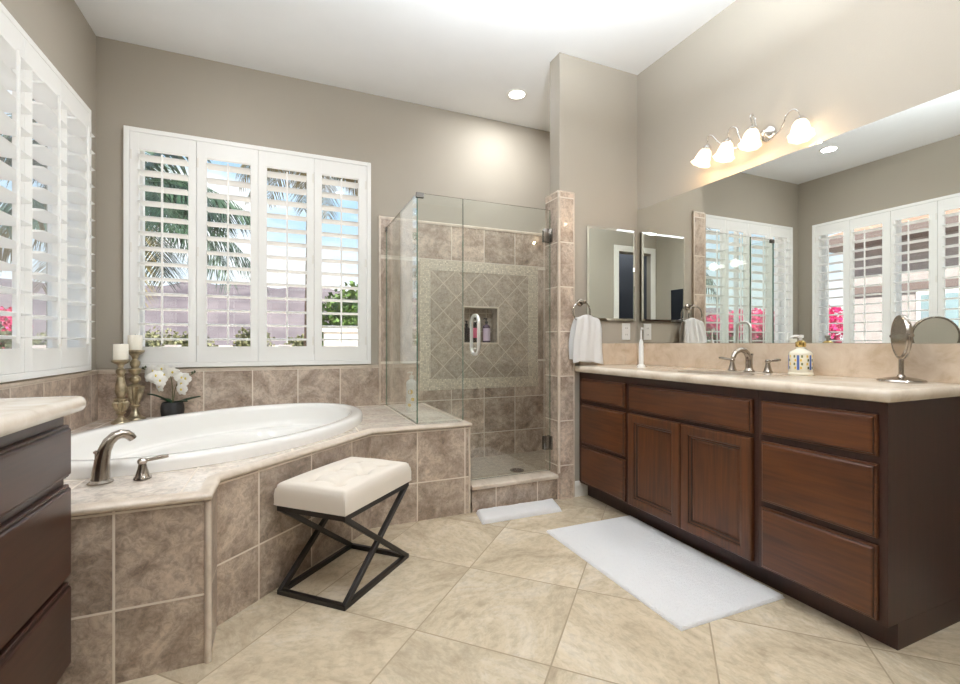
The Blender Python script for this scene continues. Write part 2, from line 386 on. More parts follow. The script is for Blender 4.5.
        if parent is not None:
            o.parent = parent; o.matrix_parent_inverse = Matrix.Translation(-Vector(parent.location)) if parent.type == 'EMPTY' or parent.location.length > 0 else Matrix()
        return o

def thing(name, label, cat, loc=(0, 0, 0), group=None):
    o = bpy.data.objects.new(name, None); COL.objects.link(o); o.location = loc; o.empty_display_size = 0.05
    o['label'] = label; o['category'] = cat
    if group: o['group'] = group
    return o
def tag(o, label, cat, group=None, kind=None):
    o['label'] = label; o['category'] = cat
    if group: o['group'] = group
    if kind: o['kind'] = kind
    return o
def struct(o, label=None, cat=None):
    o['kind'] = 'structure'
    if label: o['label'] = label
    if cat: o['category'] = cat
    return o

def holed(mb, axis, lo, hi, A, B, holes, uvf=None):
    """slab normal to axis (0=x,1=y) between lo..hi; A=(a0,a1) in the other horizontal axis, B=(z0,z1); rectangular holes (a0,a1,z0,z1)"""
    As = sorted({A[0], A[1], *[h[0] for h in holes], *[h[1] for h in holes]}); Bs = sorted({B[0], B[1], *[h[2] for h in holes], *[h[3] for h in holes]})
    As = [a for a in As if A[0] <= a <= A[1]]; Bs = [b for b in Bs if B[0] <= b <= B[1]]
    def solid(i, j):
        if i < 0 or j < 0 or i >= len(As)-1 or j >= len(Bs)-1: return False
        a = (As[i]+As[i+1])/2; b = (Bs[j]+Bs[j+1])/2
        return not any(h[0] < a < h[1] and h[2] < b < h[3] for h in holes)
    def P(d, a, b): return (d, a, b) if axis == 0 else (a, d, b)
    for i in range(len(As)-1):
        for j in range(len(Bs)-1):
            if not solid(i, j): continue
            a0, a1, b0, b1 = As[i], As[i+1], Bs[j], Bs[j+1]
            for d in (lo, hi):
                uv = [uvf(a, b) for a, b in ((a0, b0), (a1, b0), (a1, b1), (a0, b1))] if uvf else None
                mb.quad([P(d, a0, b0), P(d, a1, b0), P(d, a1, b1), P(d, a0, b1)], uv)
            for (di, dj, q) in ((-1, 0, ((a0, b0), (a0, b1))), (1, 0, ((a1, b0), (a1, b1))), (0, -1, ((a0, b0), (a1, b0))), (0, 1, ((a0, b1), (a1, b1)))):
                if not solid(i+di, j+dj):
                    (p, r), (t, u) = q
                    uv = None
                    if uvf:
                        g = uvf(p, r); h = uvf(t, u); uv = [(g[0]+.03, g[1]+.03), (h[0]+.03, h[1]+.03), (h[0]+.04, h[1]+.04), (g[0]+.04, g[1]+.04)]
                    mb.quad([P(lo, p, r), P(lo, t, u), P(hi, t, u), P(hi, p, r)], uv)

# ================================================================== THE ROOM
XL, XR, YB, YP, YR, H = -1.054, 2.256, 3.464, 2.490, -0.75, 2.863
WIN1 = (-0.885, 0.561, 0.870, 2.310)      # opening in the back wall (x0,x1,z0,z1)
WIN2 = (1.855, 3.265, 0.870, 2.310)       # opening in the left wall (y0,y1,z0,z1)
DOOR = (-1.0, -0.27, 0.0, 2.43)
NICHE = (1.335, 1.635, 1.0, 1.287)
T = 0.16
mb = MB(); holed(mb, 0, XL-T, XL, (YR-T, YB+T), (0, H), [WIN2]); struct(mb.build('wall_left', M['wall'], recalc=True))
mb = MB(); holed(mb, 1, YB, YB+T, (XL, XR), (0, H), [WIN1, NICHE]); struct(mb.build('wall_back', M['wall']))
mb = MB(); mb.box((XR, YR-T, 0), (XR+T, YB+T, H)); struct(mb.build('wall_right', M['wall']))
mb = MB(); holed(mb, 1, YR-T, YR, (XL, XR), (0, H), [DOOR]); struct(mb.build('wall_front', M['wall']))
mb = MB(); mb.box((1.62, YP, 0), (XR, YP+0.115, H)); struct(mb.build('wall_partition', M['wall']))
mb = MB(); mb.box((XL-T, YR-T-1.6, H), (XR+T, YB+T, H+0.12)); struct(mb.build('ceiling', M['ceiling']))
# floor, tiles laid at 45 degrees
mb = MB()
R2 = math.sqrt(2)
fuv = lambda x, y: ((x-y)/R2+0.3217, (x+y)/R2-1.391)
x0, x1, y0, y1 = XL-T, XR+T, YR-T-1.6, YB+T
mb.quad([(x0, y0, 0), (x1, y0, 0), (x1, y1, 0), (x0, y1, 0)], [fuv(x0, y0), fuv(x1, y0), fuv(x1, y1), fuv(x0, y1)])
mb.quad([(x0, y0, -0.1), (x0, y1, -0.1), (x1, y1, -0.1), (x1, y0, -0.1)])
for a, b in (((x0, y0), (x1, y0)), ((x1, y0), (x1, y1)), ((x1, y1), (x0, y1)), ((x0, y1), (x0, y0))):
    mb.quad([(a[0], a[1], -0.1), (b[0], b[1], -0.1), (b[0], b[1], 0), (a[0], a[1], 0)])
struct(mb.build('floor', M['floor']))
# dim hall seen past the doorway behind the camera
mb = MB()
mb.box((XL-T, YR-T-1.6, 0), (XL-T+0.1, YR-T, H)); mb.box((0.4, YR-T-1.6, 0), (0.5, YR-T, H)); mb.box((XL-T, YR-T-1.7, 0), (0.5, YR-T-1.6, H))
struct(mb.build('wall_hall', plain('hall_paint', lin(70, 74, 84), 0.8)))
mb = MB()
for a, b in (((DOOR[0]-0.02, YR, 0), (DOOR[0]+0.07, YR+0.018, DOOR[3]+0.07)), ((DOOR[1]-0.01, YR, 0), (DOOR[1]+0.08, YR+0.018, DOOR[3]+0.07)), ((DOOR[0]-0.02, YR, DOOR[3]), (DOOR[1]+0.08, YR+0.0181, DOOR[3]+0.09))):
    mb.box(a, b, 0.004)
struct(mb.build('door_1', M['trim']))
hl = thing('ceiling_lamp', 'added unseen lamp that brightens the hall behind the camera', 'ceiling lamp', (-0.6, YR-0.9, H))  # lamp added to brighten the hall beyond the doorway
mb = MB(); mb.lathe([(0.001, H-0.0005), (0.12, H-0.0005), (0.12, H-0.02), (0.08, H-0.06), (0.001, H-0.07)], (-0.6, YR-0.9, 0), 28); mb.build('lamp_shade', M['lens'], hl, smooth=True)
ld = bpy.data.lights.new('hall_fill_light', 'POINT'); ld.energy = 12; ld.shadow_soft_size = 0.08; lo_ = bpy.data.objects.new('hall_fill_light', ld); COL.objects.link(lo_); lo_.location = (-0.6, YR-0.9, H-0.2); lo_.parent = hl; lo_.matrix_parent_inverse = Matrix.Translation(-Vector(hl.location))
# baseboards
bprof = [(0, 0), (0.014, 0), (0.014, 0.072), (0.010, 0.083), (0.006, 0.095), (0, 0.098)]
mb = MB(); mb.sweep([(1.724, YP-0.0005), (1.828, YP-0.0005)], bprof); struct(mb.build('baseboard_partition', M['trim']))
mb = MB(); mb.sweep([(XR-0.0005, 0.74), (XR-0.0005, YR+0.02)], bprof); struct(mb.build('baseboard_right', M['trim']))
mb = MB(); mb.sweep([(XR-0.02, YR+0.0005), (DOOR[1]+0.08, YR+0.0005)], bprof); struct(mb.build('baseboard_front', M['trim']))

# ---- tile cladding (setting)
CT = 0.012
YT = YB-CT        # tiled face of the back wall
tuv = lambda x, z: (x-1.228+2.86, z-0.214+2.86)
# wainscot over the tub: back wall, left wall
mb = MB(); holed(mb, 1, YT, YB-0.0005, (XL+CT, 0.66), (0.50, 0.815), [], uvf=lambda x, z: (x-1.228+2.86, z-0.529+2.86)); struct(mb.build('trim_1', M['tile']))
mb = MB(); holed(mb, 0, XL+0.0005, XL+CT, (1.66, YB), (0.50, 0.815), [], uvf=lambda y, z: (y-3.35+2.86, z-0.529+2.86)); struct(mb.build('trim_2', M['tile']))
cap = [(0, 0), (0.014, 0), (0.018, 0.008), (0.016, 0.018), (0.008, 0.022), (0, 0.022)]
mb = MB(); mb.sweep([(XL+0.0005, 1.66), (XL+0.0005, YB-0.0005), (0.645, YB-0.0005)], [(o, z+0.815) for o, z in cap]); struct(mb.build('trim_3', M['bull'], smooth=True))
# shower back wall: big tile with a mosaic frame and a diamond field inside
BO = (0.965, 2.024, 0.624, 1.655); BI = (1.052, 1.928, 0.712, 1.572)
mb = MB(); holed(mb, 1, YT, YB-0.0005, (0.66, XR-0.001), (0.0, 1.945), [BO], uvf=lambda x, z: (x-1.228+2.86, (z-0.257+2.86) if z < 1 else z-1.659+2.86))
struct(mb.build('trim_4', M['tile']))
mb = MB(); holed(mb, 1, YT-0.002, YB-0.0005, BO[:2], BO[2:], [BI], uvf=lambda x, z: (x, z)); struct(mb.build('trim_5', M['mosaic']))
mb = MB(); cx, cz = (BI[0]+BI[1])/2, (BI[2]+BI[3])/2
holed(mb, 1, YT, YB-0.0005, BI[:2], BI[2:], [NICHE], uvf=lambda x, z: ((x-cx+z-cz)/R2+3.12, (x-cx-z+cz)/R2+3.12)); struct(mb.build('trim_6', M['diamond']))
mb = MB()   # top and left bullnose of the shower tile
cap2 = [(0, -0.012), (CT+0.004, -0.012), (CT+0.004, 0.004), (CT-0.002, 0.010), (0, 0.012)]
mb.sweep([(0.648, YB-0.0005), (XR-0.001, YB-0.0005)], [(o, z+1.945) for o, z in cap2])
mb.box((0.648, YT-0.004, 0.53), (0.664, YB-0.0005, 1.957), 0.004)
struct(mb.build('trim_7', M['bull'], smooth=True))
# niche box, tiled inside, behind the wall face
mb = MB(); nx0, nx1, nz0, nz1 = NICHE; nd = 0.10
nb_ = [((nx0, YT, nz0), (nx0, YB+nd, nz0), (nx0, YB+nd, nz1), (nx0, YT, nz1)), ((nx1, YT, nz0), (nx1, YB+nd, nz0), (nx1, YB+nd, nz1), (nx1, YT, nz1)),
       ((nx0, YT, nz0), (nx1, YT, nz0), (nx1, YB+nd, nz0), (nx0, YB+nd, nz0)), ((nx0, YT, nz1), (nx1, YT, nz1), (nx1, YB+nd, nz1), (nx0, YB+nd, nz1)),
       ((nx0, YB+nd, nz0), (nx1, YB+nd, nz0), (nx1, YB+nd, nz1), (nx0, YB+nd, nz1))]
for q in nb_:
    mb.quad([(min(max(p[0], nx0+.001), nx1-.001), p[1], min(max(p[2], nz0+.001), nz1-.001)) for p in q], [(p[0]+p[1], p[2]+p[1]*.7) for p in q])
# rim of the niche
for a, b in (((nx0-.012, YT-.005, nz0-.012), (nx1+.012, YT+.004, nz0+.002)), ((nx0-.012, YT-.005, nz1-.002), (nx1+.012, YT+.004, nz1+.012)),
             ((nx0-.012, YT-.005, nz0), (nx0+.002, YT+.004, nz1)), ((nx1-.002, YT-.005, nz0), (nx1+.012, YT+.004, nz1))):
    for v in mb.box(a, b, 0.002): pass
    for f in mb.bm.faces[-1:]: pass
struct(mb.build('trim_8', M['diamond'], recalc=False))
# right shower wall and inner side of the partition
mb = MB(); holed(mb, 0, XR-CT, XR-0.0005, (YP+0.115, YT), (0, 1.945), [], uvf=lambda y, z: (y-3.45+2.86, z-0.257+2.86)); struct(mb.build('trim_9', M['tile']))
mb = MB(); holed(mb, 1, YP+0.1155, YP+0.115+CT, (1.62, XR-CT), (0, 1.945), [], uvf=lambda x, z: (x-1.228+2.86, z-0.257+2.86)); struct(mb.build('trim_10', M['tile']))
# tiled end of the partition, front strip and jamb face
mb = MB()
X0 = 1.603; zt = 1.965
holed(mb, 1, YP-0.016, YP-0.0005, (X0+0.012, 1.722), (0, zt), [], uvf=lambda x, z: (x-X0+2.86, z-0.214+2.86+0.0))
holed(mb, 0, X0, 1.6195, (YP-0.004, YP+0.145), (0, zt), [], uvf=lambda y, z: (y-YP+2.87, z-0.214+2.86))
struct(mb.build('trim_11', M['tile']))
mb = MB()
mb.tube([(X0+0.006, YP-0.010, 0.168), (X0+0.006, YP-0.010, zt)], 0.0095, 10)
mb.sweep([(X0+0.012, YP), (1.722, YP)], [(0, zt-0.004), (0.018, zt-0.004), (0.016, zt+0.006), (0.008, zt+0.010), (0, zt+0.010)])
mb.box((X0-0.002, YP-0.006, zt-0.004), (1.6195, YP+0.147, zt+0.010), 0.004)
mb.box((1.714, YP-0.018, 0), (1.726, YP-0.0005, zt+0.004), 0.004)
struct(mb.build('trim_12', M['bull'], smooth=True))

# ================================================================== WINDOWS AND SHUTTERS
def mapper(axis):
    # local (a along wall, d into room, z) -> world
    if axis == 'back': return lambda a, d, z: (a, YB-d, z)
    return lambda a, d, z: (XL+d, a, z)
def wbox(mb, f, a, b, bev=0.0):
    p = f(*a); q = f(*b)
    mb.box([min(x, y) for x, y in zip(p, q)], [max(x, y) for x, y in zip(p, q)], bev)
def make_window(n, axis, W, outer, label):
    f = mapper(axis); a0, a1, z0, z1 = W
    root = thing('window_%d' % n, label, 'window', f((a0+a1)/2, 0, z0)); root['kind'] = 'structure'
    mb = MB(); o = outer
    fw = 0.030
    wbox(mb, f, (o[0], 0.0005, o[2]), (o[0]+fw, 0.032, o[3]), 0.004); wbox(mb, f, (o[1]-fw, 0.0005, o[2]), (o[1], 0.032, o[3]), 0.004)
    wbox(mb, f, (o[0]+fw-.003, 0.0005, o[3]-fw), (o[1]-fw+.003, 0.0318, o[3]-.0002), 0.004); wbox(mb, f, (o[0]+fw-.003, 0.0005, o[2]+.0002), (o[1]-fw+.003, 0.0318, o[2]+fw), 0.004)
    mb.build('casing', M['white'], root)
    # sash frame in the depth of the wall, and glass
    mb = MB(); s = 0.045
    wbox(mb, f, (a0, -0.14, z0), (a0+s, -0.09, z1), 0.003); wbox(mb, f, (a1-s, -0.14, z0), (a1, -0.09, z1), 0.003)
    wbox(mb, f, (a0, -0.139, z0), (a1, -0.091, z0+s), 0.003); wbox(mb, f, (a0, -0.139, z1-s), (a1, -0.091, z1), 0.003)
    mid = (a0+a1)/2; wbox(mb, f, (mid-0.016, -0.138, z0), (mid+0.016, -0.092, z1), 0.003)
    mb.build('sash', M['white'], root)
    mb = MB(); wbox(mb, f, (a0+s-.01, -0.118, z0+s-.01), (a1-s+.01, -0.113, z1-s+.01)); mb.build('glass', M['pane'], root)
    mb = MB()   # white jamb liner
    t = 0.008
    wbox(mb, f, (a0, -0.09, z0), (a0+t, 0, z1)); wbox(mb, f, (a1-t, -0.09, z0), (a1, 0, z1)); wbox(mb, f, (a0, -0.09, z0), (a1, 0, z0+t)); wbox(mb, f, (a0, -0.09, z1-t), (a1, 0, z1))
    mb.build('jamb', M['white'], root)

def make_shutter(axis, p0, p1, z0, z1, o0, o1, label, group, d0=0.002, th=0.028, tilt=0.05, hinge_side=1):
    """panel p0..p1 along the wall, louvre opening o0..o1"""
    f = mapper(axis)
    root = thing('shutter_panel', label, 'window shutter', f((p0+p1)/2, d0, z0), group)
    zo0, zo1 = 0.975, 2.203
    mb = MB(); g = 0.0012
    wbox(mb, f, (p0+g, d0, z0), (o0, d0+th, z1), 0.0025); wbox(mb, f, (o1, d0, z0), (p1-g, d0+th, z1), 0.0025)
    wbox(mb, f, (o0-.002, d0+.0003, z0), (o1+.002, d0+th-.0003, zo0), 0.0015); wbox(mb, f, (o0-.002, d0+.0003, zo1), (o1+.002, d0+th-.0003, z1), 0.0015)
    mb.build('panel_frame', M['white'], root)
    nl = 13; pitch = (zo1-zo0)/nl; dep = 0.112; dc = d0+th/2
    mesh = None
    for k in range(nl):
        zc = zo0+pitch*(k+0.5); 
        if mesh is None:
            mb = MB(); seg = 12; A = []; B = []
            for i in range(seg):
                t = 2*PI*i/seg; dd = math.cos(t)*dep/2; zz = math.sin(t)*0.0062
                d2 = dd*math.cos(tilt)-zz*math.sin(tilt); z2 = dd*math.sin(tilt)+zz*math.cos(tilt)
                A.append(mb.bm.verts.new(f(o0+.001, dc+d2, zc+z2))); B.append(mb.bm.verts.new(f(o1-.001, dc+d2, zc+z2)))
            for i in range(seg): mb.bm.faces.new((A[i], A[(i+1) % seg], B[(i+1) % seg], B[i]))
            mb.bm.faces.new(A); mb.bm.faces.new(list(reversed(B)))
            lo = mb.build('louver', M['white'], root, smooth=True, angle=60); mesh = lo.data; lz = zc
        else:
            l2 = lo.copy(); COL.objects.link(l2); l2.parent = root; l2.matrix_parent_inverse = lo.matrix_parent_inverse.copy(); l2.location = (0, 0, zc-lz)
    mb = MB(); mid = (o0+o1)/2; dr = dc+dep/2*math.cos(tilt)
    wbox(mb, f, (mid-0.0055, dr-0.001, zo0+0.02), (mid+0.0055, dr+0.010, zo1-0.035), 0.002)
    mb.build('tilt_rod', M['white'], root)
    ha, hb = (p1-0.014, p1-0.002) if hinge_side > 0 else (p0+0.002, p0+0.014)
    for zz in (z0+0.14, (z0+z1)/2, z1-0.14):
        mb = MB(); wbox(mb, f, (ha, d0+th-.001, zz-0.03), (hb, d0+th+0.002, zz+0.03), 0.001); mb.build('hinge', M['trim'], root)
    return root
OUT1 = (-0.912, 0.588, 0.842, 2.336); OUT2 = (1.830, 3.292, 0.842, 2.336)
make_window(1, 'back', WIN1, OUT1, 'wide window behind white shutters in the wall over the tub')
make_window(2, 'left', WIN2, OUT2, 'window behind white shutters in the wall on the left')
names = ['leftmost', 'second from left', 'third from left', 'rightmost']
seams = [-0.882, -0.527, -0.166, 0.190, 0.558]; ops = [(-0.833, -0.572), (-0.469, -0.214), (-0.113, 0.141), (0.243, 0.498)]
for i in range(4):
    make_shutter('back', seams[i], seams[i+1], 0.873, 2.305, ops[i][0], ops[i][1],
                 '%s white louvered shutter panel of the window straight behind the tub' % names[i], 'shutter panels of the window behind the tub', hinge_side=-1 if i < 2 else 1)
seams = [1.860, 2.205, 2.560, 2.915, 3.262]; ops = [(1.915, 2.160), (2.268, 2.527), (2.629, 2.883), (2.978, 3.246-.03)]
names = ['nearest', 'second nearest', 'third nearest', 'farthest']
for i in range(4):
    make_shutter('left', seams[i], seams[i+1], 0.873, 2.305, ops[i][0], ops[i][1],
                 '%s white louvered shutter panel of the left wall window, counted from the camera' % names[i], 'shutter panels of the left wall window', hinge_side=-1 if i < 2 else 1)

# ================================================================== TUB DECK
ZD = 0.53
PATH = [(XL+CT+.001, 1.650), (-0.220, 1.650), (-0.220, 1.843), (0.427, 2.490), (1.000, 2.490), (1.000, YT-.001)]
deck = thing('tub_deck', 'brown travertine tiled deck built around the oval tub', 'tub deck', (0, 2.6, 0))
mb = MB()
u_off = [0.461-0.286*0, None, None]
def vface(a, b, ua, z0=0, z1=0.510):
    ln = math.hypot(b[0]-a[0], b[1]-a[1]); zz = lambda z: z-0.214+2.86
    mb.quad([(a[0], a[1], z0), (b[0], b[1], z0), (b[0], b[1], z1), (a[0], a[1], z1)], [(ua, zz(z0)), (ua+ln, zz(z0)), (ua+ln, zz(z1)), (ua, zz(z1))])
vface(PATH[0], PATH[1], PATH[0][0]+0.461+2.86)
vface(PATH[1], PATH[2], 0.03+0.286*4)
vface(PATH[2], PATH[3], -0.18+0.286*16)
vface(PATH[3], PATH[4], PATH[3][0]-0.683+0.286*23)
vface(PATH[4], PATH[5], 0.286*31+.01)
mb.build('side_tile', M['tile_deck'], deck, merge=False)
TC = Vector((-0.253, 2.700)); TA, TB, TT = 0.842, 0.567, 0.839
def ell(t, off=0.0, z=0.0, da=0.0):
    a = TA-off-da; b = TB-off
    x = a*math.cos(t); y = b*math.sin(t)
    return (TC.x+x*math.cos(TT)-y*math.sin(TT), TC.y+x*math.sin(TT)+y*math.cos(TT), z)
mb = MB(); bm = mb.bm
outer = [bm.verts.new((p[0], p[1], ZD)) for p in PATH+[(XL+CT+.001, YT-.001)]]
inner = [bm.verts.new(ell(2*PI*i/64, 0.045, ZD)) for i in range(64)]
es = [bm.edges.new((outer[i], outer[(i+1) % len(outer)])) for i in range(len(outer))]+[bm.edges.new((inner[i], inner[(i+1) % 64])) for i in range(64)]
bmesh.ops.triangle_fill(bm, use_beauty=True, use_dissolve=False, edges=es)
for f in bm.faces:
    if f.normal.z < 0: f.normal_flip()
    for l in f.loops: l[mb.uv].uv = (l.vert.co.x+0.30+3.3, l.vert.co.y-1.65+3.3)
mb.build('top_tile', M['tile_top_sheen'], deck, recalc=False, merge=False)
mb = MB()
bn = [(0, 0.508), (0.007, 0.508), (0.011, 0.512), (0.012, 0.519), (0.007, 0.5275), (-0.003, 0.5315), (-0.030, 0.5315), (-0.030, 0.5295)]
mb.sweep(PATH, bn)
mb.build('bullnose_edge', M['bull'], deck, smooth=True, angle=60)
for (x, y) in (PATH[1], PATH[4]):
    mb = MB(); mb.tube([(x-0.002, y+0.002 if y < 1.8 or y > 2.4 else y, 0), (x-0.002, y+0.002 if y < 1.8 or y > 2.4 else y, 0.506)], 0.010 if y < 1.8 else 0.007, 12)
    mb.build('corner_trim', M['bull'], deck, smooth=True)

# ---- tub
tub = thing('bathtub', 'white oval drop-in bathtub set in the tiled deck', 'bathtub', (TC.x, TC.y, ZD))
mb = MB(); S = 72
prof = [(0.0, ZD+.001), (0.0, 0.562), (0.004, 0.574), (0.012, 0.581), (0.030, 0.584), (0.058, 0.583), (0.070, 0.580), (0.078, 0.572), (0.084, 0.55), (0.092, 0.49), (0.100, 0.455),
        (0.112, 0.446), (0.135, 0.444), (0.150, 0.438), (0.158, 0.42), (0.172, 0.34), (0.195, 0.22), (0.215, 0.15), (0.25, 0.115), (0.33, 0.105), (0.45, 0.102)]
rings = []
for k, (o, z) in enumerate(prof):
    da = max(0, o-0.11)*0.9
    rings.append([mb.bm.verts.new(ell(2*PI*i/S, o, z, da)) for i in range(S)])
for A, B in zip(rings, rings[1:]):
    for i in range(S): mb.bm.faces.new((A[i], A[(i+1) % S], B[(i+1) % S], B[i]))
mb.bm.faces.new(rings[-1])
mb.build('tub_shell', M['tub'], tub, smooth=True, angle=50)
# drain in the tub
mb = MB(); dp = ell(0, 0, 0); mb.lathe([(0.001, 0), (0.03, 0), (0.03, 0.004), (0.022, 0.006), (0.001, 0.006)], (TC.x-0.18, TC.y-0.2, 0.103), 20)
mb.build('tub_drain', M['nickel'], tub, smooth=True)

# ================================================================== SHOWER
mb = MB(); x0, x1, y0, y1 = 1.001, XR-CT-.001, 2.64, YT-.001
mb.quad([(x0, y0, 0.06), (x1, y0, 0.06), (x1, y1, 0.06), (x0, y1, 0.06)], [(x0, y0), (x1, y0), (x1, y1), (x0, y1)])
mb.quad([(x0, y0, 0.001), (x1, y0, 0.001), (x1, y0, 0.06), (x0, y0, 0.06)]); mb.quad([(x0, y0, 0.001), (x0, y1, 0.001), (x0, y1, 0.06), (x0, y0, 0.06)])
pan = mb.build('shower_floor', M['pan'], None); tag(pan, 'small-tiled shower floor pan with a round drain behind the glass door', 'shower pan')
mb = MB(); mb.lathe([(0.001, 0.0605), (0.052, 0.0605), (0.052, 0.064), (0.044, 0.066), (0.001, 0.064)], (1.57, 2.98, 0), 24)
for i in range(8):
    mb.box((1.57+0.028*math.cos(i*PI/4)-.004, 2.98+0.028*math.sin(i*PI/4)-.004, 0.062), (1.57+0.028*math.cos(i*PI/4)+.004, 2.98+0.028*math.sin(i*PI/4)+.004, 0.0668))
dr = mb.build('drain', M['nickel'], pan, smooth=True)
curb = thing('shower_curb', 'low tiled step at the foot of the glass shower door', 'shower curb', (1.3, 2.55, 0))
mb = MB()
mb.quad([(1.013, 2.4885, 0), (1.602, 2.4885, 0), (1.602, 2.4885, 0.135), (1.013, 2.4885, 0.135)], [(1.013-0.0+.26, 1.5), (1.602+.26, 1.5), (1.602+.26, 1.635), (1.013+.26, 1.635)])
mb.quad([(1.001, 2.639, 0.062), (1.602, 2.639, 0.062), (1.602, 2.639, 0.135), (1.001, 2.639, 0.135)], [(1.013, 1.5), (1.602, 1.5), (1.602, 1.635), (1.013, 1.635)])
mb.build('riser_tile', M['tile_deck'], curb, merge=False)
mb = MB()
pr = [(2.4885, 0.132), (2.479, 0.133), (2.4745, 0.142), (2.477, 0.153), (2.487, 0.158), (2.62, 0.156), (2.638, 0.150), (2.640, 0.132)]
A = [mb.bm.verts.new((1.012, y, z)) for y, z in pr]; B = [mb.bm.verts.new((1.602, y, z)) for y, z in pr]
for i in range(len(pr)-1): mb.bm.faces.new((A[i], B[i], B[i+1], A[i+1]))
mb.bm.faces.new(A); mb.bm.faces.new(list(reversed(B)))
mb.build('curb_cap', M['bull'], curb, smooth=True)

sh = thing('shower_enclosure', 'frameless clear glass shower enclosure with a hinged door', 'shower enclosure', (1.1, 2.57, ZD))
def gpane(name, a, b):
    mb = MB(); mb.box(a, b)
    d = [b[i]-a[i] for i in range(3)]; k = d.index(min(d[0], d[1]))
    for f in mb.bm.faces:
        n = f.normal
        f.material_index = 0 if abs(n[k]) > 0.9 else 1
    return mb.build(name, [M['glass'], M['edge']], sh, merge=False, recalc=False)
YG = 2.570; ZG = 1.868
gpane('side_glass', (0.701, YG+0.006, ZD+.002), (0.709, YT-.0045, ZG))
gpane('fixed_glass', (0.701, YG-0.004, ZD+.002), (0.984, YG+0.004, ZG))
door = gpane('glass_door', (0.989, YG-0.004, 0.166), (1.598, YG+0.004, ZG))
def childof(mb, name, mat, par, smooth=True):
    return mb.build(name, mat, par, smooth=smooth)
for z in (1.70, 0.347):
    mb = MB(); mb.box((1.545, YG-0.013, z-0.044), (1.600, YG-0.0045, z+0.044), 0.002); mb.box((1.545, YG+0.0045, z-0.044), (1.600, YG+0.013, z+0.044), 0.002)
    mb.box((1.592, YG-0.026, z-0.044), (1.6025, YG+0.026, z+0.044), 0.002)
    childof(mb, 'hinge', M['hinge'], door)
mb = MB(); hy, hz = 0.058, 0.118; cr_ = 0.045; pts = []
for (cy, cz, a0) in ((hy-cr_, hz-cr_, 0), (-(hy-cr_), hz-cr_, 90), (-(hy-cr_), -(hz-cr_), 180), (hy-cr_, -(hz-cr_), 270)):
    for i in range(6):
        t = math.radians(a0+i*18); pts.append((1.066, YG+cy+cr_*math.cos(t), 1.048+cz+cr_*math.sin(t)))
mb.tube(pts, 0.0105, 12, closed=True)
for z in (1.13, 0.966): mb.tube([(1.066, YG-0.014, z), (1.066, YG+0.014, z)], 0.004, 10)
childof(mb, 'handle', M['satin'], door)
mb = MB(); mb.box((0.697, YG-0.008, ZG-0.028), (0.742, YG+0.010, ZG+0.003), 0.002); mb.build('glass_clamp', M['clamp'], sh)
mb = MB(); mb.box((0.697, YT-0.032, ZG-0.03), (0.713, YT-0.0045, ZG+0.002), 0.002); mb.build('glass_clamp', M['clamp'], sh)

def bottle(name, label, cat, loc, r, hb, body, pump, labelmat=None, group=None, neck=0.3, total=None, lr=(0.25, 0.8)):
    t = thing(name, label, cat, loc, group); x, y, z = loc
    mb = MB(); mb.lathe([(0.001, 0.0), (r*0.94, 0.0), (r, 0.004), (r, hb*0.86), (r*0.9, hb*0.94), (r*0.45, hb), (r*neck, hb+.004), (r*neck, hb+.012)], loc, 28)
    mb.build('bottle_body', body, t, smooth=True)
    mb = MB(); top = total or hb+0.055
    mb.lathe([(r*0.42, hb+.010), (r*0.42, hb+.026), (r*0.3, hb+.030), (0.004, hb+.031), (0.004, top-0.012), (0.009, top-0.011), (0.010, top), (0.001, top+.001)], loc, 16)
    mb.tube([(x, y, z+top-0.004), (x-0.022, y-0.008, z+top-0.004), (x-0.032, y-0.012, z+top-0.010)], [0.005, 0.004, 0.003], 8)
    mb.build('pump', pump, t, smooth=True)
    if labelmat:
        mb = MB(); seg = 20; zz0, zz1 = z+hb*lr[0], z+hb*lr[1]
        A = []; B = []
        for i in range(seg+1):
            tt_ = -PI*0.95+PI*1.25*i/seg; q = r+0.0006
            A.append(mb.bm.verts.new((x+q*math.cos(tt_), y+q*math.sin(tt_), zz0))); B.append(mb.bm.verts.new((x+q*math.cos(tt_), y+q*math.sin(tt_), zz1)))
        for i in range(seg): mb.bm.faces.new((A[i], A[i+1], B[i+1], B[i]))
        mb.build('label', labelmat, t, smooth=True)
    return t
g = 'pump bottles in the shower niche'
bottle('shampoo_bottle', 'dark pump bottle at the left end of the shower niche', 'bottle', (1.372, YB+0.03, 1.002), 0.030, 0.125, M['darkbottle'], M['dark'], None, g)
bottle('shampoo_bottle', 'dark pump bottle with a pink label in the middle of the shower niche', 'bottle', (1.452, YB+0.03, 1.002), 0.031, 0.15, M['darkbottle'], M['dark'], M['pinklabel'], g)
bottle('shampoo_bottle', 'pump bottle with a pale lilac label at the right of the shower niche', 'bottle', (1.552, YB+0.03, 1.002), 0.032, 0.148, M['purple'], M['dark'], M['lilac'], g, lr=(0.1, 0.8))
t = bottle('shampoo_bottle', 'tall white pump bottle with yellow print on the deck behind the glass', 'bottle', (0.800, 3.07, ZD+.0015), 0.037, 0.215, M['palegrey'], M['palegrey'], None)
mb = MB()
for (zc, rr, aa) in ((0.135, 0.017, -2.0), (0.085, 0.012, -1.6), (0.045, 0.012, -2.2)):
    for i in range(1):
        c = Vector((0.800, 3.07, ZD+zc)); q = 0.0378; ring = []
        for k in range(14):
            th_ = aa+rr/q*math.cos(2*PI*k/14); ring.append(mb.bm.verts.new((c.x+q*math.cos(th_), c.y+q*math.sin(th_), c.z+rr*math.sin(2*PI*k/14))))
        mb.bm.faces.new(ring)
mb.build('label', M['yellow'], t)

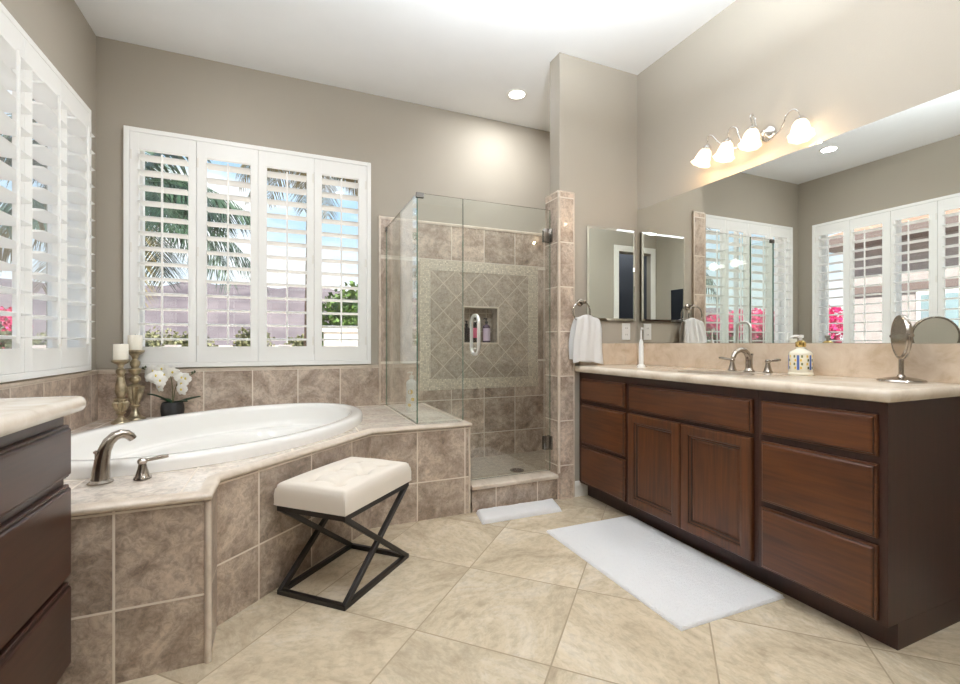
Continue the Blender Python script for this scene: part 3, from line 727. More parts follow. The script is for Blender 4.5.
# ================================================================== CABINETS
def rings_front(mb, axis_sign, xf, y0, y1, z0, z1, rings, grooves=()):
    """panel front facing -X (sign -1) or +X (+1): rings of (inset, height)"""
    prev = None
    for (i, h) in rings:
        x = xf+axis_sign*h
        r = [mb.bm.verts.new(p) for p in ((x, y0+i, z0+i), (x, y1-i, z0+i), (x, y1-i, z1-i), (x, y0+i, z1-i))]
        if prev:
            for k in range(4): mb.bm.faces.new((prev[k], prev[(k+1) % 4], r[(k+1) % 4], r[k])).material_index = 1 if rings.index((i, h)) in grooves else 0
        prev = r
    mb.bm.faces.new(prev)
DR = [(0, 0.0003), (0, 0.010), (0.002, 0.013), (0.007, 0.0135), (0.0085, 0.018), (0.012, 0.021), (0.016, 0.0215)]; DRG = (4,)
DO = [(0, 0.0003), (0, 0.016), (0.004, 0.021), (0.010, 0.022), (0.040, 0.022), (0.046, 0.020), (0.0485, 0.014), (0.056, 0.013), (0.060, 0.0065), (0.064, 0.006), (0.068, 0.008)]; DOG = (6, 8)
XF = 1.772
g = 'dark cherry cabinets under the right counter'
def cabinet(name, label, ya, yb, side, g, sign=-1, xf=XF, xb=XR-0.002, toe=0.058, wd=None):
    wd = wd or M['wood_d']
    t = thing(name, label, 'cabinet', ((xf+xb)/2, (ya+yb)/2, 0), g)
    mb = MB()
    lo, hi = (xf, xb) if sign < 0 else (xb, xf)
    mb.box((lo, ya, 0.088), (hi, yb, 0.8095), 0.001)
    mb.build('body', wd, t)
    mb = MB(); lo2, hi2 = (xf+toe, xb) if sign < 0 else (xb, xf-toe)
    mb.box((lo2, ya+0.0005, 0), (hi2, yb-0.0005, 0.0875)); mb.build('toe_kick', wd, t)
    return t
def drawer(t, y0, y1, z0, z1, sign=-1, xf=XF, mat=None, name='drawer'):
    mb = MB(); rings_front(mb, sign, xf, y0, y1, z0, z1, DR, DRG); return mb.build(name, [mat or M['wood_h'], M['glaze_shade']], t)
c = cabinet('vanity_cabinet', 'narrow three-drawer cabinet at the towel end of the right vanity', 2.030, 2.4885, None, g)
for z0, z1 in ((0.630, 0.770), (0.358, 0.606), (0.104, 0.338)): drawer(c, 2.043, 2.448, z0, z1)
c = cabinet('vanity_cabinet', 'two-door sink cabinet in the middle of the right vanity', 1.262, 2.0295, None, g)
drawer(c, 1.281, 2.008, 0.628, 0.768, name='false_drawer_front')
for y0, y1 in ((1.650, 2.008), (1.281, 1.643)):
    mb = MB(); rings_front(mb, -1, XF, y0, y1, 0.104, 0.610, DO, DOG); mb.build('door', [M['wood_v'], M['glaze_shade']], c)
c = cabinet('vanity_cabinet', 'wide three-drawer cabinet at the near end of the right vanity', 0.828, 1.2615, None, g)
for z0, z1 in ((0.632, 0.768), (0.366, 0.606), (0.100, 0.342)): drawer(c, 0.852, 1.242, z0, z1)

def countertop(name, label, x_front, xw, ya, yb, path, sink, splash):
    t = thing(name, label, 'countertop', ((x_front+xw)/2, (ya+yb)/2, 0.81))
    ZC = 0.852
    prof = [(-0.03, 0.8105), (-0.006, 0.8105), (0.003, 0.814), (0.008, 0.822), (0.010, 0.831), (0.008, 0.840), (0.003, 0.848), (-0.006, 0.852)]
    mb = MB(); mb.sweep(path, prof, cap=False)
    bm = mb.bm
    # inset loop for the top face
    P = [Vector(p) for p in path]; n = len(P); top = []
    def nrm(a, b):
        d = (b-a).normalized(); return Vector((d.y, -d.x))
    loops = {}
    for off, z in ((-0.006, ZC), (-0.03, 0.8105)):
        pts = []
        for i in range(n):
            if 0 < i < n-1:
                n1 = nrm(P[i-1], P[i]); n2 = nrm(P[i], P[i+1]); mm = n1+n2; mm = mm/mm.dot(n1)
            else: mm = nrm(P[0], P[1]) if i == 0 else nrm(P[-2], P[-1])
            pts.append((P[i].x+mm.x*off, P[i].y+mm.y*off))
        pts += [(xw, path[-1][1]), (xw, path[0][1])] if abs(path[0][0]-xw) > 1e-3 and abs(path[-1][0]-xw) > 1e-3 else [(xw, path[0][1])] if abs(path[0][0]-xw) > 1e-3 else ([(xw, path[-1][1])] if abs(path[-1][0]-xw) > 1e-3 else [])
        ov = [bm.verts.new((p[0], p[1], z)) for p in pts]; es = [bm.edges.new((ov[i], ov[(i+1) % len(ov)])) for i in range(len(ov))]
        if sink:
            sx, sy, sa, sb = sink; iv = [bm.verts.new((sx+sa*math.cos(2*PI*i/40), sy+sb*math.sin(2*PI*i/40), z)) for i in range(40)]
            es += [bm.edges.new((iv[i], iv[(i+1) % 40])) for i in range(40)]; loops[z] = iv
        bmesh.ops.triangle_fill(bm, use_beauty=True, edges=es)
    if sink:
        a, b = loops[ZC], loops[0.8105]
        for i in range(40): bm.faces.new((a[i], a[(i+1) % 40], b[(i+1) % 40], b[i]))
    mb.build('slab', M['counter'], t, smooth=True, angle=35)
    for (a, b) in splash:
        mb = MB(); mb.box(a, b, 0.002); mb.build('backsplash', M['splash'], t)
    return t
CX = 1.738
cpath = [(CX, 2.488), (CX, 0.825), (CX+.006, 0.811), (CX+.020, 0.805), (XR-.001, 0.805)]
# travel so that the outside lies on the right hand side
cpath = list(reversed(cpath))
cpath = [(p[0], p[1]) for p in cpath]
def ensure_outward(path, outward_pt):
    a, b = Vector(path[0]), Vector(path[1]); d = (b-a).normalized(); n = Vector((d.y, -d.x))
    return path if (Vector(outward_pt)-a).dot(n) > 0 else list(reversed(path))
cpath = ensure_outward(cpath, (2.0, 0.0))
countertop('countertop', 'long cream marble countertop with the sink on the right wall', CX, XR-.001, 0.8, 2.488, cpath, (1.955, 1.625, 0.135, 0.19),
           [((XR-0.020, 0.806, 0.8525), (XR-0.001, 2.4885, 0.996)), ((1.765, YP-0.020, 0.8525), (2.130, YP-0.0015, 0.996)), ((2.1325, YP-0.020, 0.8525), (XR-0.021, YP-0.0015, 0.996))])
sink = thing('sink', 'oval cream undermount sink in the right counter', 'sink', (1.955, 1.625, 0.70))
mb = MB(); pr = [(1.02, 0.8095), (0.99, 0.80), (0.95, 0.77), (0.85, 0.72), (0.6, 0.685), (0.3, 0.675), (0.1, 0.674)]
rings = [[mb.bm.verts.new((1.955+0.135*s*math.cos(2*PI*i/40), 1.625+0.19*s*math.sin(2*PI*i/40), z)) for i in range(40)] for s, z in pr]
for A, B in zip(rings, rings[1:]):
    for i in range(40): mb.bm.faces.new((A[i], A[(i+1) % 40], B[(i+1) % 40], B[i]))
mb.bm.faces.new(rings[-1]); mb.build('basin', M['porcelain'], sink, smooth=True)
mb = MB(); mb.lathe([(0.001, 0), (0.022, 0), (0.022, 0.003), (0.001, 0.004)], (1.955, 1.625, 0.6745), 16); mb.build('sink_drain', M['nickel'], sink, smooth=True)

# left vanity (faces +X, along the left wall)
XFL = -0.569
c = cabinet('vanity_cabinet', 'dark three-drawer cabinet of the left vanity beside the tub deck', 0.800, 1.632, None, 'dark cabinets under the left counter', sign=1, xf=XFL, xb=XL+.002, wd=M['wood_l'])
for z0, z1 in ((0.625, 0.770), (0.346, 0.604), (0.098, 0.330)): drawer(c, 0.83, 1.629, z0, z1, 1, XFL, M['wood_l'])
c = cabinet('vanity_cabinet', 'dark two-door sink cabinet of the left vanity, behind the camera', -0.30, 0.799, None, 'dark cabinets under the left counter', sign=1, xf=XFL, xb=XL+.002, wd=M['wood_l'])
for y0, y1 in ((-0.28, 0.245), (0.255, 0.78)):
    mb = MB(); rings_front(mb, 1, XFL, y0, y1, 0.104, 0.770, DO, DOG); mb.build('door', [M['wood_l'], M['glaze_shade']], c)
LX = -0.518
lp = [(LX, -0.33), (LX, 1.595)]+[(LX-0.028+0.028*math.cos(a*PI/10), 1.595+0.028*math.sin(a*PI/10)) for a in range(1, 6)]+[(XL+.001, 1.623)]
lp = ensure_outward(lp, (0.5, 0.5))
countertop('countertop', 'cream marble countertop of the left vanity with a rounded corner', LX, XL+.001, -0.33, 1.65, lp, None,
           [((XL+.001, -0.33, 0.8525), (XL+.020, 1.60, 0.996))])
mb = MB(); mb.box((XL+.0005, -0.44, 1.0), (XL+.006, 1.50, 1.82), 0.001)
tag(mb.build('wall_mirror', M['mirror']), 'mirror over the left vanity, facing the big mirror', 'mirror')

# ================================================================== MIRRORS ON THE RIGHT
mb = MB(); mb.box((XR-0.007, 0.780, 0.9975), (XR-.0005, 2.487, 1.918), 0.0015)
tag(mb.build('wall_mirror', M['mirror']), 'large frameless mirror over the right counter', 'mirror')
med = thing('medicine_cabinet', 'mirrored medicine cabinet between the towel ring and the corner', 'cabinet', (2.02, YP, 1.15))
mx0, mx1, mz0, mz1, my = 1.821, 2.217, 1.150, 1.770, 2.470
mb = MB(); mb.box((mx0+.004, my+.0085, mz0+.004), (mx1-.004, YP-.0005, mz1-.004)); mb.build('cabinet_box', M['chrome'], med)
mb = MB(); bv = 0.014
o_ = [(mx0, my+.003, mz0), (mx1, my+.003, mz0), (mx1, my+.003, mz1), (mx0, my+.003, mz1)]; i_ = [(mx0+bv, my, mz0+bv), (mx1-bv, my, mz0+bv), (mx1-bv, my, mz1-bv), (mx0+bv, my, mz1-bv)]
b_ = [(p[0], my+.008, p[2]) for p in o_]
O = [mb.bm.verts.new(p) for p in o_]; I = [mb.bm.verts.new(p) for p in i_]; Bk = [mb.bm.verts.new(p) for p in b_]
for k in range(4): mb.bm.faces.new((O[k], O[(k+1) % 4], I[(k+1) % 4], I[k])); mb.bm.faces.new((Bk[k], Bk[(k+1) % 4], O[(k+1) % 4], O[k]))
mb.bm.faces.new(I); mb.bm.faces.new(Bk); mb.build('mirror_door', M['mirror'], med)

# ================================================================== FAUCETS
def handle_mb(x, y, z, ang, h=0.062, ln=0.075, r0=0.021):
    mb = MB(); mb.lathe([(0.001, 0), (r0*1.15, 0), (r0*1.15, 0.004), (r0*0.95, 0.010), (r0*0.62, h*0.55), (r0*0.50, h*0.78), (r0*0.62, h*0.82), (r0*0.66, h*0.95), (r0*0.45, h*1.05), (0.001, h*1.08)], (x, y, z), 18)
    c, s_ = math.cos(ang), math.sin(ang)
    mb.tube([(x, y, z+h*0.93), (x+c*ln*0.35, y+s_*ln*0.35, z+h*0.97), (x+c*ln*0.75, y+s_*ln*0.75, z+h*1.04), (x+c*ln, y+s_*ln, z+h*1.06)], [0.0055, 0.006, 0.0075, 0.0055], 10)
    return mb
f1 = thing('faucet', 'brushed nickel widespread faucet with two levers on the right counter', 'faucet', (2.165, 1.60, 0.852))
mb = MB(); px, py, pz = 2.175, 1.598, 0.8525
mb.lathe([(0.001, 0), (0.026, 0), (0.026, 0.005), (0.020, 0.010), (0.017, 0.02)], (px, py, pz), 20)
pts = [(px, py, pz+.01), (px-.002, py, pz+.05)]; 
for i in range(9):
    a = PI*i/8*0.92; pts.append((px-0.060+0.058*math.cos(a), py, pz+0.060+0.052*math.sin(a)))
mb.tube(pts, [0.017, 0.016]+[0.0155-0.0006*i for i in range(9)], 14)
mb.tube([(px+.022, py, pz), (px+.022, py, pz+.085)], 0.0025, 8); mb.lathe([(0.001, 0), (0.006, 0.002), (0.006, 0.010), (0.001, 0.012)], (px+.022, py, pz+.082), 10)
mb.build('spout', M['nickel'], f1, smooth=True)
handle_mb(2.175, 1.694, pz, 1.75, 0.062, 0.07, 0.019).build('lever_handle', M['nickel'], f1, smooth=True)
handle_mb(2.175, 1.500, pz, -1.75, 0.062, 0.07, 0.019).build('lever_handle', M['nickel'], f1, smooth=True)

f2 = thing('tub_faucet', 'tall nickel arched tub spout with a lever handle on the deck', 'faucet', (-0.53, 1.91, ZD))
mb = MB(); q = Vector((-0.568, 1.905, ZD+.0015)); d = Vector((0.62, 0.36, 0)).normalized()
# flattened base plate and an arching, widening spout leaning back then reaching over the tub
mb.lathe([(0.001, 0), (0.036, 0), (0.036, 0.004), (0.030, 0.009), (0.026, 0.012)], q, 24)
pts = []; rad = []
for s_, h_, r_ in ((0.0, 0.008, 0.027), (0.002, 0.04, 0.0245), (0.006, 0.08, 0.0215), (0.014, 0.115, 0.019), (0.028, 0.143, 0.0175), (0.048, 0.160, 0.0165), (0.070, 0.166, 0.016), (0.090, 0.162, 0.0155), (0.104, 0.152, 0.0145), (0.112, 0.142, 0.013)):
    pts.append(q+d*s_*0.80+Vector((0, 0, h_*0.93))); rad.append(r_)
mb.tube(pts, rad, 16)
kq = q-d*0.012; mb.tube([kq+Vector((0, 0, .060)), kq+Vector((0, 0, .100))], 0.004, 8); mb.lathe([(0.001, 0), (0.007, 0.002), (0.008, 0.008), (0.001, 0.012)], kq+Vector((0, 0, .098)), 12)
mb.build('spout', M['nickel'], f2, smooth=True)
handle_mb(-0.452, 1.905, ZD+.0015, 0.10, 0.066, 0.075, 0.023).build('lever_handle', M['nickel'], f2, smooth=True)

# ================================================================== VANITY LIGHT
vl = thing('vanity_light', 'four-shade glass vanity light with curved arms above the big mirror', 'wall lamp', (XR, 1.555, 2.06))
mb = MB()
mb.lathe([(0.001, 0), (0.044, 0), (0.042, 0.008), (0.034, 0.016), (0.024, 0.024), (0.012, 0.040), (0.001, 0.042)], (XR-0.0005, 1.555, 2.06), 28, Matrix.Rotation(-PI/2, 4, 'Y'))
mb.build('backplate', M['chrome'], vl, smooth=True)
shades = [((2.165, 1.868, 2.040), 0.25), ((2.165, 1.727, 2.022), 0.05), ((2.165, 1.582, 2.030), -0.05), ((2.192, 1.356, 1.984), -0.22)]
def bez(p0, p1, p2, p3, n=14):
    r = []
    for i in range(n+1):
        t = i/n; r.append(tuple((1-t)**3*p0[k]+3*(1-t)**2*t*p1[k]+3*(1-t)*t*t*p2[k]+t**3*p3[k] for k in range(3)))
    return r
for (p, tl) in shades:
    x, y, z = p
    rot = Matrix.Rotation(0.30, 4, 'Y') @ Matrix.Rotation(tl, 4, 'X')
    top = Vector(p)+rot.to_3x3() @ Vector((0, 0, 0.062))
    mb = MB(); mb.open_lathe([(0.017, 0.050), (0.027, 0.043), (0.034, 0.026), (0.037, 0.006), (0.040, -0.014), (0.046, -0.026), (0.053, -0.034)], p, 40, rot, ruffle=0.05)
    shd = mb.build('glass_shade', M['opal'], vl, smooth=True, recalc=False)
    mb = MB(); mb.lathe([(0.001, 0.078), (0.010, 0.076), (0.020, 0.066), (0.024, 0.052), (0.018, 0.044), (0.014, 0.03), (0.001, 0.028)], p, 20, rot); mb.build('shade_cap', M['chrome'], vl, smooth=True)
    mb = MB(); mb.lathe([(0.001, 0.03), (0.012, 0.026), (0.019, 0.008), (0.021, -0.004), (0.016, -0.016), (0.001, -0.022)], p, 16, rot); mb.build('bulb', M['bulb'], vl, smooth=True)
    mb = MB(); bx = 0.004
    outw = 1 if y > 1.555 else -1
    P0 = (XR-0.030, 1.555+outw*0.008, 2.055); P3 = tuple(Vector(p)+rot.to_3x3() @ Vector((0, 0, 0.075)))
    if abs(y-1.555) > 0.15:  # long outer arms dip and rise again
        mid = (x+0.01, (y*0.55+1.555*0.45), 2.00)
        pts = bez(P0, (XR-0.06, 1.555+outw*0.03, 2.00), mid, (x, y-outw*0.07, P3[2]+0.02), 10)[:-1]+bez((x, y-outw*0.07, P3[2]+0.02), (x, y-outw*0.045, P3[2]+0.055), (x, y-outw*0.01, P3[2]+0.045), P3, 8)
    else:
        pts = bez(P0, (XR-0.07, 1.555+outw*0.01, 2.03), (x+0.03, y, P3[2]+0.06), (x+0.01, y, P3[2]+0.055), 10)[:-1]+bez((x+0.01, y, P3[2]+0.055), (x-.01, y, P3[2]+0.05), (x-.004, y, P3[2]+0.03), P3, 6)
    mb.tube(pts, bx, 10); mb.build('arm', M['chrome'], vl, smooth=True)
    ld = bpy.data.lights.new('bulb_light', 'POINT'); ld.energy = BULB_POWER; ld.color = (1.0, 0.70, 0.44); ld.shadow_soft_size = 0.012
    lo_ = bpy.data.objects.new('bulb_light', ld); COL.objects.link(lo_); lo_.location = Vector(p)+rot.to_3x3() @ Vector((0, 0, -0.034)); 
    lo_.parent = vl; lo_.matrix_parent_inverse = Matrix.Translation(-Vector(vl.location))

# recessed ceiling lamps; all but the shower and tub ones added as fill
cans = [((1.598, 3.033), 'round recessed ceiling lamp above the shower'), ((-0.310, 2.714), 'round recessed ceiling lamp above the tub, seen in the mirror'),
        ((0.62, 1.25), 'added unseen ceiling lamp that brightens the middle of the room'), ((1.50, 1.15), 'added unseen ceiling lamp in front of the big mirror'),
        ((-0.30, 0.75), 'added unseen ceiling lamp in front of the left vanity'), ((0.62, -0.10), 'added unseen ceiling lamp above the camera'),
        ((1.60, -0.15), 'added unseen ceiling lamp in the corner behind the camera')]
for k, ((x, y), lab) in enumerate(cans):
    t = thing('ceiling_lamp', lab, 'ceiling lamp', (x, y, H), 'recessed ceiling lamps')
    mb = MB(); mb.lathe([(0.058, H-0.0005), (0.078, H-0.0005), (0.080, H-0.004), (0.074, H-0.007), (0.060, H-0.006), (0.058, H-0.0005)], (x, y, 0), 32)
    mb.build('trim_ring', M['trim'], t, smooth=True)
    mb = MB(); mb.lathe([(0.001, H-0.0008), (0.060, H-0.0008), (0.060, H-0.004), (0.001, H-0.004)], (x, y, 0), 32); mb.build('lamp_lens', M['lens'], t)
    ld = bpy.data.lights.new('lamp_light', 'AREA'); ld.shape = 'DISK'; ld.size = 0.115; ld.energy = CAN_POWER*(1.6, 0.6, 1, 1, 1, 1, 1)[k]; ld.color = (0.96, 0.98, 1.0)
    lo_ = bpy.data.objects.new('lamp_light', ld); COL.objects.link(lo_); lo_.location = (x, y, H-0.008)
    lo_.parent = t; lo_.matrix_parent_inverse = Matrix.Translation(-Vector(t.location))
# globe lamps added to brighten the room, unseen over the left vanity mirror
t = thing('vanity_light', 'added unseen row of opal globes over the left vanity mirror', 'wall lamp', (XL, 0.6, 2.05))
mb = MB(); mb.box((XL+.0005, 0.15, 2.02), (XL+0.03, 1.05, 2.08), 0.004); mb.build('backplate', M['chrome'], t)
for y in (0.27, 0.6, 0.93):
    mb = MB(); mb.lathe([(0.001, -0.055), (0.030, -0.046), (0.052, -0.018), (0.055, 0), (0.052, 0.018), (0.030, 0.046), (0.001, 0.055)], (XL+0.095, y, 2.05), 20); mb.build('globe', M['lens'], t, smooth=True)
    mb = MB(); mb.tube([(XL+0.03, y, 2.05), (XL+0.045, y, 2.05)], 0.02, 14); mb.build('holder', M['chrome'], t, smooth=True)
    ld = bpy.data.lights.new('globe_fill_light', 'POINT'); ld.energy = FIX_POWER; ld.color = (0.97, 0.98, 1.0); ld.shadow_soft_size = 0.056
    lo_ = bpy.data.objects.new('globe_fill_light', ld); COL.objects.link(lo_); lo_.location = (XL+0.095, y, 2.05); lo_.parent = t; lo_.matrix_parent_inverse = Matrix.Translation(-Vector(t.location))

PX, PY, PZ = 0.90, 1.00, 2.26  # uplight bowl added out of view to brighten the ceiling
pl = thing('added_uplight', 'added unseen bowl lamp shining upward to brighten the ceiling', 'pendant lamp', (PX, PY, H))
mb = MB(); mb.open_lathe([(0.01, -0.05), (0.08, -0.044), (0.14, -0.022), (0.175, 0.012), (0.180, 0.030), (0.176, 0.030), (0.170, 0.014), (0.135, -0.016), (0.08, -0.036), (0.01, -0.042)], (PX, PY, PZ), 40); mb.build('bowl', M['trim'], pl, smooth=True)
mb = MB(); mb.lathe([(0.001, -0.030), (0.12, -0.018), (0.12, -0.006), (0.001, -0.006)], (PX, PY, PZ), 28); mb.build('lamp_lens', M['lens'], pl, smooth=True)
mb = MB(); mb.tube([(PX, PY, PZ-0.045), (PX, PY, H-0.01)], 0.005, 8); mb.build('rod', M['nickel'], pl, smooth=True)
mb = MB(); mb.lathe([(0.001, H-0.0005), (0.06, H-0.0005), (0.055, H-0.02), (0.001, H-0.022)], (PX, PY, 0), 24); mb.build('canopy', M['nickel'], pl, smooth=True)
ld = bpy.data.lights.new('uplight_fill', 'AREA'); ld.shape = 'DISK'; ld.size = 0.24; ld.energy = UPLIGHT_POWER; ld.color = (0.85, 0.93, 1.0)
lo_ = bpy.data.objects.new('uplight_fill', ld); COL.objects.link(lo_); lo_.location = (PX, PY, PZ+0.0); lo_.rotation_euler = (PI, 0, 0); lo_.parent = pl; lo_.matrix_parent_inverse = Matrix.Translation(-Vector(pl.location))

# ================================================================== THINGS ON THE RIGHT COUNTER
ZC = 0.8525
# towel ring and hand towel
tr = thing('towel_ring', 'nickel towel ring on the wall left of the medicine cabinet', 'towel ring', (1.775, YP, 1.22))
mb = MB(); c = Vector((1.752, 2.437, 1.200)); R_ = 0.066
mb.tube([(c.x+R_*math.cos(2*PI*i/32), c.y, c.z+R_*math.sin(2*PI*i/32)) for i in range(32)], 0.0048, 10, closed=True); mb.build('ring', M['nickel'], tr, smooth=True)
mb = MB(); mb.lathe([(0.001, 0), (0.024, 0), (0.022, 0.008), (0.011, 0.014), (0.009, 0.030), (0.012, 0.040), (0.012, 0.058), (0.001, 0.062)], (1.775, YP-0.0005, 1.262), 20, Matrix.Rotation(PI/2, 4, 'X'))
mb.build('mount', M['nickel'], tr, smooth=True)
def towel_hang():
    mb = MB(); nu, nv = 28, 34; W0, W1 = 0.205, 0.225; zt_, zb_ = 1.158, 0.872; cxb = 1.784
    def sheet(side):
        g_ = []
        for j in range(nv+1):
            v = j/nv; row = []
            for i in range(nu+1):
                u = i/nu*2-1; w_ = (W0+(W1-W0)*min(1, v*1.6)**0.8)/2
                pinch = math.exp(-v*7)
                x = cxb+u*w_*(1-0.10*pinch)+0.004*math.sin(v*6+1)+0.01*(v-0.5)*u
                fold = 0.007*math.sin(u*7.5+0.8+side*2)*(0.5+0.5*v)+0.004*math.sin(u*13+v*3+side)
                y = 2.430+side*(0.010+0.008*min(1, v*4))+fold*1.0
                zz = zt_-(zt_-zb_+0.012*math.sin(u*2.2+side)+(0.0 if side < 0 else -0.012))*v+0.010*math.cos(u*3.1)*pinch
                row.append((x, y, zz))
            g_.append(row)
        return g_
    F = sheet(-1); Bq = sheet(1)
    rows = list(reversed(F))+[[((a[0]+b[0])/2, (a[1]+b[1])/2, a[2]+0.010) for a, b in zip(F[0], Bq[0])]]+Bq
    V = [[mb.bm.verts.new(p) for p in r] for r in rows]
    for a, b in zip(V, V[1:]):
        for i in range(nu): mb.bm.faces.new((a[i], a[i+1], b[i+1], b[i]))
    return mb
tw = towel_hang().build('hand_towel', M['terry'], None, smooth=True, angle=80)
md = tw.modifiers.new('thick', 'SOLIDIFY'); md.thickness = 0.006; md.offset = 0
tag(tw, 'white hand towel draped through the ring at the far end of the right counter', 'towel')
ol = thing('wall_outlet', 'white outlet plate on the wall below the medicine cabinet', 'outlet', (2.155, YP, 1.075))
mb = MB(); mb.box((2.120, YP-0.006, 1.020), (2.190, YP-.0005, 1.134), 0.003); mb.build('cover_plate', M['plastic'], ol)
for zz in (1.055, 1.099):
    mb = MB(); mb.box((2.139, YP-0.0075, zz-0.014), (2.171, YP-0.0055, zz+0.014), 0.001); s_ = mb.build('socket', M['plastic'], ol)
mb = MB()
for zz in (1.055, 1.099):
    mb.box((2.148, YP-0.0082, zz-0.004), (2.150, YP-0.0072, zz+0.006)); mb.box((2.160, YP-0.0082, zz-0.004), (2.162, YP-0.0072, zz+0.006))
mb.build('socket_slots', M['dark'], ol)
tbh = thing('electric_toothbrush', 'white electric toothbrush standing on its charger in the counter corner', 'toothbrush', (1.955, 2.125, ZC))
bx_, by_ = 1.955, 2.125
mb = MB(); mb.lathe([(0.001, 0), (0.024, 0), (0.025, 0.006), (0.022, 0.014), (0.016, 0.018), (0.001, 0.018)], (bx_, by_, ZC), 24); mb.build('charger_base', M['plastic'], tbh, smooth=True)
mb = MB(); mb.lathe([(0.001, 0.018), (0.0135, 0.018), (0.0145, 0.05), (0.0145, 0.12), (0.012, 0.15), (0.007, 0.165), (0.004, 0.172), (0.0035, 0.235), (0.001, 0.236)], (bx_, by_, ZC), 20)
mb.build('brush_handle', M['plastic'], tbh, smooth=True)
mb = MB(); mb.lathe([(0.001, 0), (0.0065, 0), (0.0065, 0.014), (0.001, 0.014)], (bx_-.002, by_-.003, ZC+0.232), 14, Matrix.Rotation(PI/2, 4, 'X')); mb.build('brush_head', M['plastic'], tbh, smooth=True)
# patterned soap dispenser
sp = thing('soap_dispenser', 'patterned ceramic soap dispenser with a pump next to the faucet', 'soap dispenser', (2.150, 1.330, ZC))
q = (2.150, 1.330, ZC)
mb = MB(); mb.lathe([(0.001, 0), (0.046, 0), (0.049, 0.004), (0.049, 0.010), (0.046, 0.014), (0.047, 0.018), (0.047, 0.098), (0.043, 0.106), (0.026, 0.116), (0.017, 0.122), (0.016, 0.130)], q, 32)
mb.build('bottle_body', M['soapglass'], sp, smooth=True)
mb = MB(); mb.lathe([(0.018, 0.126), (0.019, 0.140), (0.014, 0.146), (0.006, 0.150), (0.006, 0.168), (0.012, 0.170), (0.012, 0.182), (0.001, 0.184)], q, 18)
mb.tube([(q[0], q[1], q[2]+0.177), (q[0]-0.026, q[1]+0.012, q[2]+0.178), (q[0]-0.040, q[1]+0.018, q[2]+0.172)], [0.006, 0.005, 0.004], 10); mb.build('pump', M['plastic'], sp, smooth=True)
mb = MB(); mb.lathe([(0.0185, 0.128), (0.0205, 0.132), (0.0205, 0.150), (0.012, 0.156), (0.0075, 0.158), (0.0075, 0.128)], q, 18); mb.build('brass_collar', M['brass'], sp, smooth=True)
mb = MB(); rnd = random.Random(3); rr_ = 0.0476
def curved_patch(a0, a1, z0, z1, mi, n=5):
    A = [mb.bm.verts.new((q[0]+rr_*math.cos(a0+(a1-a0)*i/n), q[1]+rr_*math.sin(a0+(a1-a0)*i/n), q[2]+z0)) for i in range(n+1)]
    B = [mb.bm.verts.new((q[0]+rr_*math.cos(a0+(a1-a0)*i/n), q[1]+rr_*math.sin(a0+(a1-a0)*i/n), q[2]+z1)) for i in range(n+1)]
    for i in range(n): mb.bm.faces.new((A[i], A[i+1], B[i+1], B[i])).material_index = mi
for k in range(6):
    a = 2*PI*k/6+0.35
    curved_patch(a-0.10, a+0.10, 0.026, 0.092, 0)
    for s_ in (-1, 1):
        for j in range(4):
            zz = 0.030+j*0.017; curved_patch(a+s_*(0.22+0.09*(j % 2))-0.075, a+s_*(0.22+0.09*(j % 2))+0.075, zz, zz+0.011, 1+(j+k) % 2, 3)
mb.build('painted_pattern', [M['blue'], M['green'], M['yellow']], sp, merge=False)
# magnifying mirror on a stand
mg = thing('makeup_mirror', 'round swivelling nickel makeup mirror on a stand at the near counter end', 'mirror', (2.130, 0.954, ZC))
bx_, by_ = 2.130, 0.954
mb = MB(); mb.lathe([(0.001, 0), (0.070, 0), (0.072, 0.004), (0.068, 0.010), (0.045, 0.015), (0.014, 0.020), (0.010, 0.028), (0.001, 0.030)], (bx_, by_, ZC), 40); mb.build('stand_base', M['nickel'], mg, smooth=True)
mb = MB(); hc = Vector((bx_, by_, 1.026)); nn = Vector((0.66, -0.75, 0)).normalized(); sd_ = Vector((-nn.y, nn.x, 0))
mb.tube([(bx_, by_, ZC+0.02), (bx_, by_, hc.z-0.088)], 0.008, 14)
mb.tube([hc+sd_*0.086*math.cos(PI+PI*i/20)+Vector((0, 0, 0.086*math.sin(PI+PI*i/20))) for i in range(21)], 0.0048, 10)
for s_ in (-1, 1): mb.tube([hc+sd_*s_*0.078, hc+sd_*s_*0.096], 0.007, 12)
mb.build('yoke', M['nickel'], mg, smooth=True)
Mr = Matrix((sd_, Vector((0, 0, 1)), nn)).transposed().to_4x4()
mb = MB()
mb.lathe([(0.0715, -0.007), (0.077, -0.0085), (0.0795, -0.004), (0.0795, 0.004), (0.077, 0.0085), (0.0715, 0.007), (0.0715, -0.007)], hc, 48, Mr); mb.build('mirror_rim', M['nickel'], mg, smooth=True)
mb = MB(); mb.lathe([(0.001, -0.006), (0.0715, -0.006), (0.0715, 0.006), (0.001, 0.006)], hc, 48, Mr); mb.build('mirror_disc', M['mirror'], mg)

